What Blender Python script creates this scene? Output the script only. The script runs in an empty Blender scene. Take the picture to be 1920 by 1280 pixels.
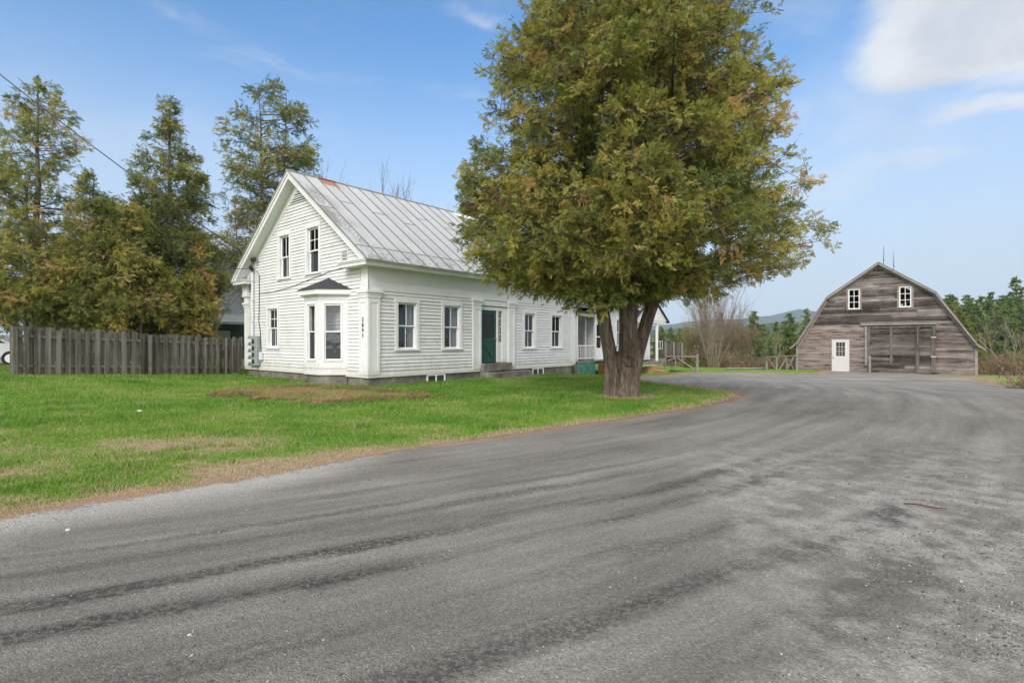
import bpy, bmesh, math, random
import numpy as np
from mathutils import Vector, Matrix

SC = bpy.context.scene
COL = SC.collection
random.seed(7)
RNG = np.random.default_rng(11)

# ------------------------------------------------------------------ camera
cam_d = bpy.data.cameras.new('camera')
cam_d.sensor_width = 36.0
cam_d.lens = 18.77
cam_d.clip_start = 0.1
cam_d.clip_end = 20000.0
cam = bpy.data.objects.new('camera', cam_d)
COL.objects.link(cam)
cam.location = (0, 0, 1.5)
cam.rotation_euler = (math.radians(90), 0, 0)
SC.camera = cam

# ------------------------------------------------------------------ light
SUN_EL, SUN_AZ = math.radians(36), math.radians(196)      # azimuth clockwise from +Y (behind the camera, to the left)
SUN_DIR = Vector((math.cos(SUN_EL)*math.sin(SUN_AZ), math.cos(SUN_EL)*math.cos(SUN_AZ), math.sin(SUN_EL)))
sl = bpy.data.lights.new('sun', 'SUN')
sl.energy = 1.5
sl.angle = math.radians(24)
sl.color = (1.0, 0.955, 0.89)
so = bpy.data.objects.new('sun', sl)
COL.objects.link(so)
so.rotation_euler = SUN_DIR.to_track_quat('Z', 'Y').to_euler()
so.location = (0, 0, 60)

SC.view_settings.view_transform = 'Standard'
SC.view_settings.look = 'None'
SC.view_settings.exposure = 0.85
SC.view_settings.gamma = 1.0
SC.view_settings.use_curve_mapping = False
SC.cycles.max_bounces = 6
SC.cycles.transparent_max_bounces = 12
SC.cycles.use_adaptive_sampling = True
SC.cycles.adaptive_threshold = 0.01
SC.cycles.use_denoising = True


def nd(nt, typ, ins=None, **props):
    n = nt.nodes.new(typ)
    for k, v in props.items():
        setattr(n, k, v)
    for k, v in (ins or {}).items():
        s = n.inputs[k]
        if hasattr(v, 'is_linked') or isinstance(v, bpy.types.NodeSocket):
            nt.links.new(v, s)
        else:
            s.default_value = v
    return n


def ramp(nt, fac, stops, interp='LINEAR'):
    r = nd(nt, 'ShaderNodeValToRGB', {'Fac': fac})
    cr = r.color_ramp
    cr.interpolation = interp
    while len(cr.elements) < len(stops):
        cr.elements.new(0.5)
    for e, (p, c) in zip(cr.elements, stops):
        e.position = p
        e.color = (c[0], c[1], c[2], 1) if hasattr(c, '__len__') else (c, c, c, 1)
    return r.outputs['Color']


def mth(nt, op, a, b=0.0, c=None, clamp=False):
    ins = {0: a, 1: b}
    if c is not None:
        ins[2] = c
    return nd(nt, 'ShaderNodeMath', ins, operation=op, use_clamp=clamp).outputs[0]


def mixc(nt, fac, a, b, mode='MIX'):
    def q(v):
        return (v[0], v[1], v[2], 1) if isinstance(v, (tuple, list)) else v
    n = nd(nt, 'ShaderNodeMix', None, data_type='RGBA', blend_type=mode)
    for i, v in ((0, fac), (6, q(a)), (7, q(b))):
        if isinstance(v, bpy.types.NodeSocket):
            nt.links.new(v, n.inputs[i])
        else:
            n.inputs[i].default_value = v
    return n.outputs[2]


def noise(nt, vec, scale, detail=4, rough=0.55, dist=0.0):
    ins = {'Scale': scale, 'Detail': detail, 'Roughness': rough, 'Distortion': dist}
    if vec is not None:
        ins['Vector'] = vec
    return nd(nt, 'ShaderNodeTexNoise', ins).outputs['Fac']


def mapping(nt, vec, scale=(1, 1, 1), loc=(0, 0, 0), rot=(0, 0, 0)):
    return nd(nt, 'ShaderNodeMapping', {'Vector': vec, 'Scale': scale, 'Location': loc, 'Rotation': rot}).outputs[0]


def sstep(nt, v, lo, hi):
    return nd(nt, 'ShaderNodeMapRange', {'Value': v, 'From Min': lo, 'From Max': hi, 'To Min': 0.0, 'To Max': 1.0},
              interpolation_type='SMOOTHSTEP').outputs[0]


# ------------------------------------------------------------------ sky (world): Nishita blue with a few soft clouds
world = bpy.data.worlds.new('World')
SC.world = world
world.use_nodes = True
wt = world.node_tree
wt.nodes.clear()
sky = nd(wt, 'ShaderNodeTexSky', None, sky_type='NISHITA', sun_disc=False, sun_elevation=SUN_EL, sun_rotation=SUN_AZ,
         altitude=100.0, air_density=1.0, dust_density=0.6, ozone_density=1.2)
wd = nd(wt, 'ShaderNodeTexCoord').outputs['Generated']
wn_v = nd(wt, 'ShaderNodeTexNoise', {'Vector': mapping(wt, wd, (1, 1, 2.2)), 'Scale': 5.0, 'Detail': 7, 'Roughness': 0.55})
warp = nd(wt, 'ShaderNodeVectorMath', {0: wn_v.outputs['Color'], 1: (0.5, 0.5, 0.5)}, operation='SUBTRACT').outputs[0]
warp = nd(wt, 'ShaderNodeVectorMath', {0: warp, 'Scale': 0.17}, operation='SCALE').outputs[0]
wdir = nd(wt, 'ShaderNodeVectorMath', {0: wd, 1: warp}, operation='ADD').outputs[0]


def sky_dir(px, py):
    return Vector(((px-960)/1001.0, 1.0, (640-py)/1001.0)).normalized()


def cloud_blob(px, py, wx, wz, strength, soft=0.9):
    d = sky_dir(px, py)
    az = math.atan2(d.x, d.y)
    v = nd(wt, 'ShaderNodeVectorMath', {0: wdir, 1: d}, operation='SUBTRACT').outputs[0]
    v = nd(wt, 'ShaderNodeVectorRotate', {'Vector': v, 'Axis': (0, 0, 1), 'Angle': az}, rotation_type='AXIS_ANGLE').outputs[0]
    v = nd(wt, 'ShaderNodeVectorMath', {0: v, 1: (1/wx, 1/wx, 1/wz)}, operation='MULTIPLY').outputs[0]
    ln = nd(wt, 'ShaderNodeVectorMath', {0: v}, operation='LENGTH').outputs['Value']
    m = sstep(wt, ln, 1.0, 1.0-soft)
    return mth(wt, 'MULTIPLY', m, strength)


blobs = [cloud_blob(1850, 20, .17, .11, .95, .6), cloud_blob(1730, 85, .12, .075, .7, .85), cloud_blob(1890, 120, .12, .05, .55, .9),
         cloud_blob(1660, 140, .07, .03, .45, .9), cloud_blob(1830, 215, .13, .030, .55, .9), cloud_blob(1930, 190, .08, .03, .6, .9),
         cloud_blob(1590, 190, .03, .02, .35, .9), cloud_blob(1700, 300, .16, .03, .42, .95), cloud_blob(1560, 330, .16, .05, .42, .95), cloud_blob(1680, 200, .25, .16, .34, .98),
         cloud_blob(1560, 385, .10, .02, .25, .9), cloud_blob(1470, 220, .10, .06, .3, .95), cloud_blob(900, 20, .07, .03, .35, .95),
         cloud_blob(1500, 20, .16, .05, .3, .95), cloud_blob(250, 270, .26, .11, .22, .95)]
acc = blobs[0]
for b in blobs[1:]:
    acc = mth(wt, 'MAXIMUM', acc, b)
wisp = sstep(wt, noise(wt, mapping(wt, wdir, (2.0, 2.0, 9.0)), 2.2, 8, 0.6), 0.52, 0.80)
acc = mth(wt, 'MAXIMUM', acc, mth(wt, 'MULTIPLY', wisp, 0.30))
puff = noise(wt, mapping(wt, wd, (1, 1, 1.7)), 9.0, 9, 0.58, 0.25)
acc = mth(wt, 'ADD', acc, mth(wt, 'MULTIPLY', mth(wt, 'SUBTRACT', puff, .5), mth(wt, 'MULTIPLY', sstep(wt, acc, .02, .45), .85)))
acc = mth(wt, 'MULTIPLY', sstep(wt, acc, -.10, .98), 0.96)
zen = nd(wt, 'ShaderNodeSeparateXYZ', {0: wd}).outputs[2]
skyc = nd(wt, 'ShaderNodeHueSaturation', {'Saturation': 1.34, 'Value': 0.84, 'Color': sky.outputs[0]}).outputs[0]
low = mth(wt, 'MULTIPLY', sstep(wt, zen, 0.52, 0.05), 0.95)
skyc = mixc(wt, low, skyc, (2.2, 2.55, 3.1))
wcol = mixc(wt, acc, skyc, mixc(wt, sstep(wt, noise(wt, wdir, 7.0, 6, .6), .35, .65), (2.5, 2.62, 2.85), (3.35, 3.38, 3.42)))
# bright unseen cloud added overhead and behind the camera to whiten the ambient light
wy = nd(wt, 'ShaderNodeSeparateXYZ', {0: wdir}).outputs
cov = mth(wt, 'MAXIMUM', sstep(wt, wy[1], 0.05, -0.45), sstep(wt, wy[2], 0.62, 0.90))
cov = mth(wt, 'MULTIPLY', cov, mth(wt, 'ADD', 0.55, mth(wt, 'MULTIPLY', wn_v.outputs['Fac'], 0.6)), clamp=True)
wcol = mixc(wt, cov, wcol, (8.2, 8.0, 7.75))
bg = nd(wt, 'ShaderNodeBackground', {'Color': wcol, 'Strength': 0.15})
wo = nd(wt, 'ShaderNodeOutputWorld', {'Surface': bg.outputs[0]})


# ------------------------------------------------------------------ helpers
def smooth01(a, b, x):
    t = np.clip((x-a)/(b-a), 0, 1)
    return t*t*(3-2*t)


def vnoise(x, y, seed=0):
    xi = np.floor(x).astype(np.int64); yi = np.floor(y).astype(np.int64)
    xf = x-xi; yf = y-yi
    u = xf*xf*(3-2*xf); v = yf*yf*(3-2*yf)

    def h(a, b):
        n = (a*374761393 + b*668265263 + seed*974634777) & 0xffffffff
        n = ((n ^ (n >> 13))*1274126177) & 0xffffffff
        return ((n ^ (n >> 16)) & 0xffff)/65535.0
    return (h(xi, yi)*(1-u)+h(xi+1, yi)*u)*(1-v)+(h(xi, yi+1)*(1-u)+h(xi+1, yi+1)*u)*v


def fbm(x, y, seed=0, octv=4):
    s = 0; a = 0.5
    for i in range(octv):
        s = s+a*vnoise(x*2**i, y*2**i, seed+i)
        a *= 0.5
    return s/(1-0.5**octv)


def terrain(x, y):
    x = np.asarray(x, float); y = np.asarray(y, float)
    t = x*0.576+y*0.817
    z = -0.45*smooth01(18, 33, t) - 3.3*smooth01(40, 75, t)
    return z + 0.40*np.clip((-11.2-x)/5.3, 0, 1)*smooth01(9, 16, y)


def tz(x, y):
    return float(terrain(x, y))


def tag(o, label=None, cat=None, group=None, kind=None):
    if label: o['label'] = label
    if cat: o['category'] = cat
    if group: o['group'] = group
    if kind: o['kind'] = kind
    return o


def empty(name, loc, rz=0.0, label=None, cat=None, group=None):
    o = bpy.data.objects.new(name, None)
    COL.objects.link(o)
    o.empty_display_size = 0.2
    o.location = loc
    o.rotation_euler = (0, 0, rz)
    return tag(o, label, cat, group)


def link_mesh(name, me, mats, parent=None):
    for m in (mats if isinstance(mats, (list, tuple)) else [mats]):
        me.materials.append(m)
    o = bpy.data.objects.new(name, me)
    COL.objects.link(o)
    if parent is not None:
        o.parent = parent
    return o


def np_mesh(name, V, F, attrs=None, smooth=False):
    """V (n,3); F (m,k) all faces the same size; attrs {name: per-vertex float array}"""
    me = bpy.data.meshes.new(name)
    V = np.ascontiguousarray(V, dtype=np.float32); F = np.ascontiguousarray(F, dtype=np.int32)
    n, (m, k) = len(V), F.shape
    me.vertices.add(n); me.vertices.foreach_set('co', V.ravel())
    me.loops.add(m*k); me.loops.foreach_set('vertex_index', F.ravel())
    me.polygons.add(m)
    me.polygons.foreach_set('loop_start', np.arange(0, m*k, k, dtype=np.int32))
    if smooth:
        me.polygons.foreach_set('use_smooth', np.ones(m, dtype=bool))
    for an, av in (attrs or {}).items():
        a = me.attributes.new(an, 'FLOAT', 'POINT')
        a.data.foreach_set('value', np.ascontiguousarray(av, dtype=np.float32))
    me.update(calc_edges=True)
    return me


class MB:
    def __init__(s, T=None):
        s.v = []; s.f = []; s.T = T

    def p(s, q):
        return s.T(*q) if s.T else tuple(q)

    def poly(s, pts):
        i = len(s.v); s.v += [s.p(q) for q in pts]
        s.f.append(tuple(range(i, i+len(pts))))

    def box(s, a0, a1, b0, b1, c0, c1):
        i = len(s.v)
        s.v += [s.p(q) for q in ((a0, b0, c0), (a1, b0, c0), (a1, b1, c0), (a0, b1, c0), (a0, b0, c1), (a1, b0, c1), (a1, b1, c1), (a0, b1, c1))]
        for f in ((0, 3, 2, 1), (4, 5, 6, 7), (0, 1, 5, 4), (1, 2, 6, 5), (2, 3, 7, 6), (3, 0, 4, 7)):
            s.f.append(tuple(i+k for k in f))

    def prism(s, pts, axis_vec):
        """pts: polygon (3-tuples); extruded along axis_vec"""
        i = len(s.v); n = len(pts)
        s.v += [s.p(q) for q in pts]
        s.v += [s.p(tuple(q[k]+axis_vec[k] for k in range(3))) for q in pts]
        s.f.append(tuple(range(i, i+n))); s.f.append(tuple(range(i+2*n-1, i+n-1, -1)))
        for k in range(n):
            s.f.append((i+k, i+(k+1) % n, i+n+(k+1) % n, i+n+k))

    def bar(s, p, q, w, h=None, up=(0, 0, 1)):
        """rectangular bar between two points"""
        h = h or w
        P = Vector(s.p(p)); Q = Vector(s.p(q)); d = (Q-P).normalized(); U = Vector(up)
        if abs(d.dot(U)) > 0.98: U = Vector((1, 0, 0))
        X = d.cross(U).normalized()*w/2; Y = X.cross(d).normalized()*h/2
        i = len(s.v)
        for c in (P, Q):
            s.v += [tuple(c-X-Y), tuple(c+X-Y), tuple(c+X+Y), tuple(c-X+Y)]
        for f in ((0, 1, 2, 3), (7, 6, 5, 4), (0, 4, 5, 1), (1, 5, 6, 2), (2, 6, 7, 3), (3, 7, 4, 0)):
            s.f.append(tuple(i+k for k in f))

    def tube(s, pts, r, n=6):
        P = [Vector(s.p(q)) for q in pts]
        i0 = len(s.v)
        for k, c in enumerate(P):
            d = (P[min(k+1, len(P)-1)]-P[max(k-1, 0)]).normalized()
            U = Vector((0, 0, 1)) if abs(d.z) < 0.95 else Vector((1, 0, 0))
            X = d.cross(U).normalized(); Y = X.cross(d)
            rr = r[k] if hasattr(r, '__len__') else r
            for j in range(n):
                a = 2*math.pi*j/n
                s.v.append(tuple(c+(X*math.cos(a)+Y*math.sin(a))*rr))
        for k in range(len(P)-1):
            for j in range(n):
                a = i0+k*n+j; b = i0+k*n+(j+1) % n
                s.f.append((a, b, b+n, a+n))
        s.f.append(tuple(range(i0+n-1, i0-1, -1)))
        s.f.append(tuple(range(i0+(len(P)-1)*n, i0+len(P)*n)))

    def lathe(s, c, prof, n=12):
        """prof: list of (r,z) about vertical axis at c"""
        i0 = len(s.v)
        for r, z in prof:
            for j in range(n):
                a = 2*math.pi*j/n
                s.v.append(s.p((c[0]+r*math.cos(a), c[1]+r*math.sin(a), c[2]+z)))
        for k in range(len(prof)-1):
            for j in range(n):
                a = i0+k*n+j; b = i0+k*n+(j+1) % n
                s.f.append((a, b, b+n, a+n))
        s.f.append(tuple(range(i0+n-1, i0-1, -1)))
        s.f.append(tuple(range(i0+(len(prof)-1)*n, i0+len(prof)*n)))

    def build(s, name, mat, parent=None, bevel=0.0, smooth=False, recalc=True):
        me = bpy.data.meshes.new(name)
        me.from_pydata(s.v, [], s.f)
        if recalc:
            bm = bmesh.new(); bm.from_mesh(me)
            bmesh.ops.recalc_face_normals(bm, faces=bm.faces)
            bm.to_mesh(me); bm.free()
        if smooth:
            for p in me.polygons: p.use_smooth = True
        me.update()
        o = link_mesh(name, me, mat, parent)
        if bevel > 0:
            b = o.modifiers.new('bevel', 'BEVEL'); b.width = bevel; b.segments = 2; b.limit_method = 'ANGLE'
        return o


# ------------------------------------------------------------------ materials
def new_mat(name):
    m = bpy.data.materials.new(name)
    m.use_nodes = True
    nt = m.node_tree
    nt.nodes.clear()
    out = nd(nt, 'ShaderNodeOutputMaterial')
    return m, nt, out


def bsdf(nt, out, color, rough=0.7, spec=0.3, metal=0.0, normal=None):
    ins = {'Base Color': color if not isinstance(color, tuple) else (color[0], color[1], color[2], 1),
           'Roughness': rough, 'Specular IOR Level': spec, 'Metallic': metal}
    if normal is not None: ins['Normal'] = normal
    b = nd(nt, 'ShaderNodeBsdfPrincipled', ins)
    nt.links.new(b.outputs[0], out.inputs['Surface'])
    return b


def bump(nt, h, strength=0.3, dist=0.02):
    return nd(nt, 'ShaderNodeBump', {'Height': h, 'Strength': strength, 'Distance': dist}).outputs[0]


def obj_co(nt):
    return nd(nt, 'ShaderNodeTexCoord').outputs['Object']


def paint_mat(name, base, dirt, amount=0.35, scale=1.5, rough=0.6, bumpy=0.12, splash=False):
    m, nt, out = new_mat(name)
    co = obj_co(nt)
    n1 = noise(nt, mapping(nt, co, (1, 1, 1.6)), scale, 6, 0.62)
    n2 = noise(nt, mapping(nt, co, (1, 1, 0.25)), 14, 4, 0.6)
    f = mth(nt, 'MULTIPLY', sstep(nt, mth(nt, 'ADD', mth(nt, 'MULTIPLY', n1, 0.65), mth(nt, 'MULTIPLY', n2, 0.35)), 0.45, 0.72), amount)
    c = mixc(nt, f, base, dirt)
    if splash:
        z = nd(nt, 'ShaderNodeSeparateXYZ', {0: co}).outputs[2]
        sp_ = sstep(nt, mth(nt, 'ADD', z, mth(nt, 'MULTIPLY', mth(nt, 'SUBTRACT', noise(nt, mapping(nt, co, (1, 1, .4)), 3.5, 6, .65), .5), 1.3)), .85, .35)
        c = mixc(nt, mth(nt, 'MULTIPLY', sp_, .42), c, (.40, .36, .28))
        pl_ = sstep(nt, noise(nt, mapping(nt, co, (1, 1, 4)), 7, 7, .7), .655, .70)
        c = mixc(nt, mth(nt, 'MULTIPLY', pl_, .5), c, (.40, .375, .33))
    bsdf(nt, out, c, rough, 0.3, normal=bump(nt, noise(nt, co, 40, 3), bumpy, 0.01))
    return m


def flat_mat(name, base, rough=0.6, spec=0.3, metal=0.0, var=0.15, scale=8):
    m, nt, out = new_mat(name)
    co = obj_co(nt)
    c = mixc(nt, mth(nt, 'MULTIPLY', noise(nt, co, scale, 5), var), base, tuple(x*0.35 for x in base))
    bsdf(nt, out, c, rough, spec, metal)
    return m


M = {}
M['white_siding'] = paint_mat('white_siding', (.645, .65, .65), (.39, .38, .35), 0.50, 1.2, splash=True)
M['white_trim'] = paint_mat('white_trim', (.685, .69, .695), (.45, .44, .41), 0.35, 1.6, splash=True)
M['vinyl'] = flat_mat('white_vinyl', (.84, .84, .84), 0.45, 0.4, var=0.06)
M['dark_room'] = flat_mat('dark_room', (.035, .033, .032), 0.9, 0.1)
M['curtain'] = flat_mat('curtain', (.42, .43, .45), 0.9, 0.1)
M['dark_metal'] = flat_mat('dark_metal', (.05, .05, .052), 0.5, 0.4)
M['black_plastic'] = flat_mat('black_plastic', (.018, .018, .018), 0.45, 0.4)
M['grey_metal'] = flat_mat('grey_metal', (.30, .34, .33), 0.45, 0.5, var=0.2)
M['pvc'] = flat_mat('pvc', (.66, .68, .70), 0.5, 0.4, var=0.15)
M['screen'] = flat_mat('insect_screen', (.085, .09, .10), 0.8, 0.2)
M['old_brick'] = flat_mat('old_brick', (.17, .095, .065), 0.95, 0.2, var=0.7, scale=14)
M['brick_red'] = flat_mat('brick_red', (.12, .055, .042), 0.9, 0.2, var=0.6, scale=12)
M['new_wood'] = flat_mat('new_wood', (.50, .33, .18), 0.8, 0.2, var=0.4, scale=5)
M['brown_wood'] = flat_mat('brown_wood', (.17, .09, .045), 0.85, 0.2, var=0.5, scale=5)
M['shingle_dark'] = flat_mat('dark_shingle', (.06, .062, .068), 0.95, 0.2, var=0.7, scale=40)
M['silver'] = flat_mat('silver_paint', (.55, .56, .58), 0.3, 0.6, 0.3, var=0.05)
M['tail_red'] = flat_mat('tail_red', (.35, .02, .02), 0.25, 0.5)
M['rubber'] = flat_mat('rubber', (.02, .02, .02), 0.85, 0.2)
M['wire'] = flat_mat('wire', (.03, .03, .032), 0.6, 0.3)
M['stick'] = flat_mat('stick', (.11, .05, .035), 0.9, 0.2)


def glass_mat():
    m, nt, out = new_mat('window_glass')
    geo = nd(nt, 'ShaderNodeNewGeometry').outputs
    ca = mth(nt, 'ABSOLUTE', nd(nt, 'ShaderNodeVectorMath', {0: geo['Normal'], 1: geo['Incoming']}, operation='DOT_PRODUCT').outputs['Value'])
    f = mth(nt, 'ADD', mth(nt, 'MULTIPLY', mth(nt, 'POWER', mth(nt, 'SUBTRACT', 1.0, ca), 5.0), 0.9), 0.075, clamp=True)
    co = obj_co(nt)
    nm = bump(nt, noise(nt, co, 2.5, 2), 0.06, 0.1)
    g = nd(nt, 'ShaderNodeBsdfGlossy', {'Color': (.9, .93, .97, 1), 'Roughness': 0.02, 'Normal': nm})
    t = nd(nt, 'ShaderNodeBsdfTransparent', {'Color': (.72, .75, .76, 1)})
    mx = nd(nt, 'ShaderNodeMixShader', {0: f, 1: t.outputs[0], 2: g.outputs[0]})
    nt.links.new(mx.outputs[0], out.inputs['Surface'])
    return m


M['glass'] = glass_mat()


def concrete_mat():
    m, nt, out = new_mat('old_concrete')
    co = obj_co(nt)
    n1 = noise(nt, co, 1.6, 6, 0.65); n2 = noise(nt, co, 22, 5, 0.65)
    c = ramp(nt, mth(nt, 'ADD', mth(nt, 'MULTIPLY', n1, 0.75), mth(nt, 'MULTIPLY', n2, 0.25)),
             [(.34, (.075, .068, .058)), (.48, (.15, .14, .12)), (.58, (.21, .195, .165)), (.68, (.34, .31, .26))])
    bsdf(nt, out, c, 0.95, 0.2, normal=bump(nt, n2, 0.5, 0.02))
    return m


M['concrete'] = concrete_mat()


def roof_metal_mat():
    m, nt, out = new_mat('painted_metal_roof')
    co = obj_co(nt)
    sep = nd(nt, 'ShaderNodeSeparateXYZ', {0: co}).outputs
    pan = mth(nt, 'FLOOR', mth(nt, 'DIVIDE', mth(nt, 'ADD', sep[0], 0.4), 0.62))
    wn = nd(nt, 'ShaderNodeTexWhiteNoise', {'W': pan}, noise_dimensions='1D').outputs['Value']
    n1 = noise(nt, mapping(nt, co, (1, 0.45, 0.45)), 1.3, 7, 0.65)
    n2 = noise(nt, co, 9, 5, 0.7)
    base = mixc(nt, mth(nt, 'MULTIPLY', wn, 0.5), (.41, .42, .42), (.35, .36, .36))
    base = mixc(nt, mth(nt, 'MULTIPLY', sstep(nt, n1, .45, .75), 0.6), base, (.31, .305, .295))
    # grimy band beside the gable edge and flaking along the eave: dirt with a shape of its own
    edge = mth(nt, 'MULTIPLY', sstep(nt, sep[0], 0.75, -0.1), sstep(nt, mth(nt, 'ADD', mth(nt, 'MULTIPLY', n1, .6), mth(nt, 'MULTIPLY', n2, .4)), .44, .60))
    base = mixc(nt, mth(nt, 'MULTIPLY', edge, 0.8), base, (.15, .135, .115))
    eave = mth(nt, 'MULTIPLY', sstep(nt, sep[2], 4.9, 4.2), sstep(nt, mth(nt, 'ADD', mth(nt, 'MULTIPLY', n2, .7), mth(nt, 'MULTIPLY', n1, .3)), .50, .60))
    base = mixc(nt, mth(nt, 'MULTIPLY', eave, 0.85), base, (.13, .115, .095))
    # rust patch by the ridge, second panel
    rx = mth(nt, 'MULTIPLY', sstep(nt, sep[0], .74, .80), sstep(nt, sep[0], 1.62, 1.5))
    rz = sstep(nt, mth(nt, 'ADD', sep[2], mth(nt, 'MULTIPLY', n2, .3)), 7.78, 7.86)
    base = mixc(nt, mth(nt, 'MULTIPLY', mth(nt, 'MULTIPLY', rx, rz), 0.9), base, (.30, .11, .045))
    bsdf(nt, out, base, 0.55, 0.35, normal=bump(nt, noise(nt, co, 3.0, 3), 0.12, 0.05))
    return m


M['metal_roof'] = roof_metal_mat()


def door_green_mat():
    m, nt, out = new_mat('green_door_paint')
    co = obj_co(nt)
    c = mixc(nt, noise(nt, co, 6, 5), (.012, .058, .042), (.022, .085, .062))
    bsdf(nt, out, c, 0.55, 0.35)
    return m


M['door_green'] = door_green_mat()


def shingle_mat(name, c1, c2, course=0.13, tabs=0.2, contrast=0.6):
    """wall shingles: offset courses of narrow tabs"""
    m, nt, out = new_mat(name)
    co = obj_co(nt)
    sep = nd(nt, 'ShaderNodeSeparateXYZ', {0: co}).outputs
    hor = mth(nt, 'ADD', sep[0], sep[1])
    v = nd(nt, 'ShaderNodeCombineXYZ', {0: hor, 1: sep[2], 2: 0.0}).outputs[0]
    br = nd(nt, 'ShaderNodeTexBrick', {'Vector': v, 'Color1': (*c1, 1), 'Color2': (*c2, 1), 'Mortar': (c1[0]*.3, c1[1]*.3, c1[2]*.3, 1),
                                        'Scale': 1.0, 'Mortar Size': 0.008, 'Brick Width': tabs, 'Row Height': course})
    c = mixc(nt, mth(nt, 'MULTIPLY', noise(nt, co, 3, 6, .65), contrast), br.outputs['Color'], tuple(x*.45 for x in c1))
    bsdf(nt, out, c, 0.9, 0.2, normal=bump(nt, br.outputs['Fac'], -0.6, 0.01))
    return m


M['grey_shingle'] = shingle_mat('grey_wall_shingle', (.22, .245, .27), (.29, .315, .335))
M['green_shingle'] = shingle_mat('green_skirt_shingle', (.06, .19, .15), (.13, .29, .24), 0.16, 0.22, 0.5)
M['redbrown'] = flat_mat('redbrown_roof', (.10, .045, .04), 0.9, 0.2, var=0.5)


def weathered(name, pal, grain_axis='X', board=0.0, pink=False, scale=1.0):
    """bare weathered boards; grain stretched along grain_axis (object space), tone jumps from board to board"""
    m, nt, out = new_mat(name)
    co = obj_co(nt)
    sep = nd(nt, 'ShaderNodeSeparateXYZ', {0: co}).outputs
    if grain_axis == 'X':
        sv = (0.55*scale, 0.55*scale, 9*scale)
    else:
        sv = (9*scale, 9*scale, 0.55*scale)
    n1 = noise(nt, mapping(nt, co, sv), 1.6, 8, 0.68, 0.4)
    n2 = noise(nt, mapping(nt, co, tuple(x*3.1 for x in sv)), 3.0, 6, 0.7)
    n3 = noise(nt, co, 0.7*scale, 5, 0.6)
    f = mth(nt, 'ADD', mth(nt, 'ADD', mth(nt, 'MULTIPLY', n1, .46), mth(nt, 'MULTIPLY', n2, .30)), mth(nt, 'MULTIPLY', n3, .24))
    if board > 0:
        src = sep[2] if grain_axis == 'X' else mth(nt, 'ADD', sep[0], sep[1])
        row = mth(nt, 'FLOOR', mth(nt, 'DIVIDE', src, board))
        seg = mth(nt, 'FLOOR', mth(nt, 'ADD', mth(nt, 'DIVIDE', sep[0], 5.3), mth(nt, 'MULTIPLY', row, 0.37)))
        wv = nd(nt, 'ShaderNodeCombineXYZ', {0: row, 1: seg if grain_axis == 'X' else 0.0, 2: 0.0}).outputs[0]
        w = nd(nt, 'ShaderNodeTexWhiteNoise', {'Vector': wv}).outputs['Value']
        f = mth(nt, 'ADD', f, mth(nt, 'MULTIPLY', mth(nt, 'SUBTRACT', w, .5), .19))
    c = ramp(nt, f, pal)
    if pink:
        pm = mth(nt, 'MULTIPLY', sstep(nt, sep[2], 3.15, 2.9), sstep(nt, sep[0], .2, -1.5))
        pm = mth(nt, 'ADD', mth(nt, 'MULTIPLY', pm, .55), mth(nt, 'MULTIPLY', mth(nt, 'MULTIPLY', sstep(nt, sep[2], 3.2, 2.6), sstep(nt, sep[0], 2.8, 3.2)), .25))
        pm = mth(nt, 'MULTIPLY', pm, sstep(nt, n1, .36, .56))
        c = mixc(nt, pm, c, (.36, .285, .265))
        chips = mth(nt, 'MULTIPLY', sstep(nt, noise(nt, mapping(nt, co, (2.2, 2.2, 8)), 1.7, 7, .75), .60, .66), .55)
        c = mixc(nt, chips, c, (.50, .48, .45))
    bsdf(nt, out, c, 0.92, 0.15, normal=bump(nt, n2, 0.35, 0.01))
    return m


BARN_PAL = [(.36, (.022, .018, .016)), (.44, (.062, .051, .045)), (.51, (.125, .106, .095)), (.58, (.215, .19, .172)), (.68, (.38, .355, .33))]
DARKB = [(.36, (.018, .015, .013)), (.44, (.050, .042, .037)), (.51, (.10, .086, .077)), (.59, (.17, .152, .138)), (.70, (.31, .29, .265))]
FENCE_PAL = [(.34, (.036, .031, .025)), (.44, (.082, .073, .060)), (.53, (.135, .124, .104)), (.63, (.205, .19, .162)), (.76, (.30, .285, .25))]
M['barn_board'] = weathered('barn_board', BARN_PAL, 'X', 0.145, True)
M['barn_trim'] = weathered('barn_trim', [(.30, (.09, .08, .07)), (.45, (.20, .18, .165)), (.58, (.31, .29, .265)), (.75, (.43, .41, .38))], 'X', 0)
M['barn_door'] = weathered('barn_door', DARKB, 'X', 0.16)
M['barn_post'] = weathered('barn_post', BARN_PAL, 'Z', 0)
M['fence_board'] = weathered('fence_board', FENCE_PAL, 'Z', 0.19)
M['grey_timber'] = weathered('grey_timber', [(.30, (.09, .08, .068)), (.46, (.18, .165, .14)), (.6, (.26, .245, .21)), (.75, (.37, .35, .30))], 'X', 0)
M['barn_roof'] = flat_mat('barn_roof_metal', (.20, .17, .155), 0.7, 0.3, var=0.6, scale=3)


def bark_mat(name, pal, sx=7.0):
    m, nt, out = new_mat(name)
    co = obj_co(nt)
    n1 = noise(nt, mapping(nt, co, (sx, sx, 0.8)), 1.5, 7, 0.66, 0.6)
    n2 = noise(nt, mapping(nt, co, (sx*3, sx*3, 3)), 2.0, 5, 0.7)
    n3 = noise(nt, co, 1.1, 4)
    f = mth(nt, 'ADD', mth(nt, 'ADD', mth(nt, 'MULTIPLY', n1, .5), mth(nt, 'MULTIPLY', n2, .28)), mth(nt, 'MULTIPLY', n3, .22))
    c = ramp(nt, f, pal)
    h = mth(nt, 'ADD', mth(nt, 'MULTIPLY', n1, .7), mth(nt, 'MULTIPLY', n2, .3))
    bsdf(nt, out, c, 0.95, 0.15, normal=bump(nt, h, 0.9, 0.05))
    return m


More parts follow.
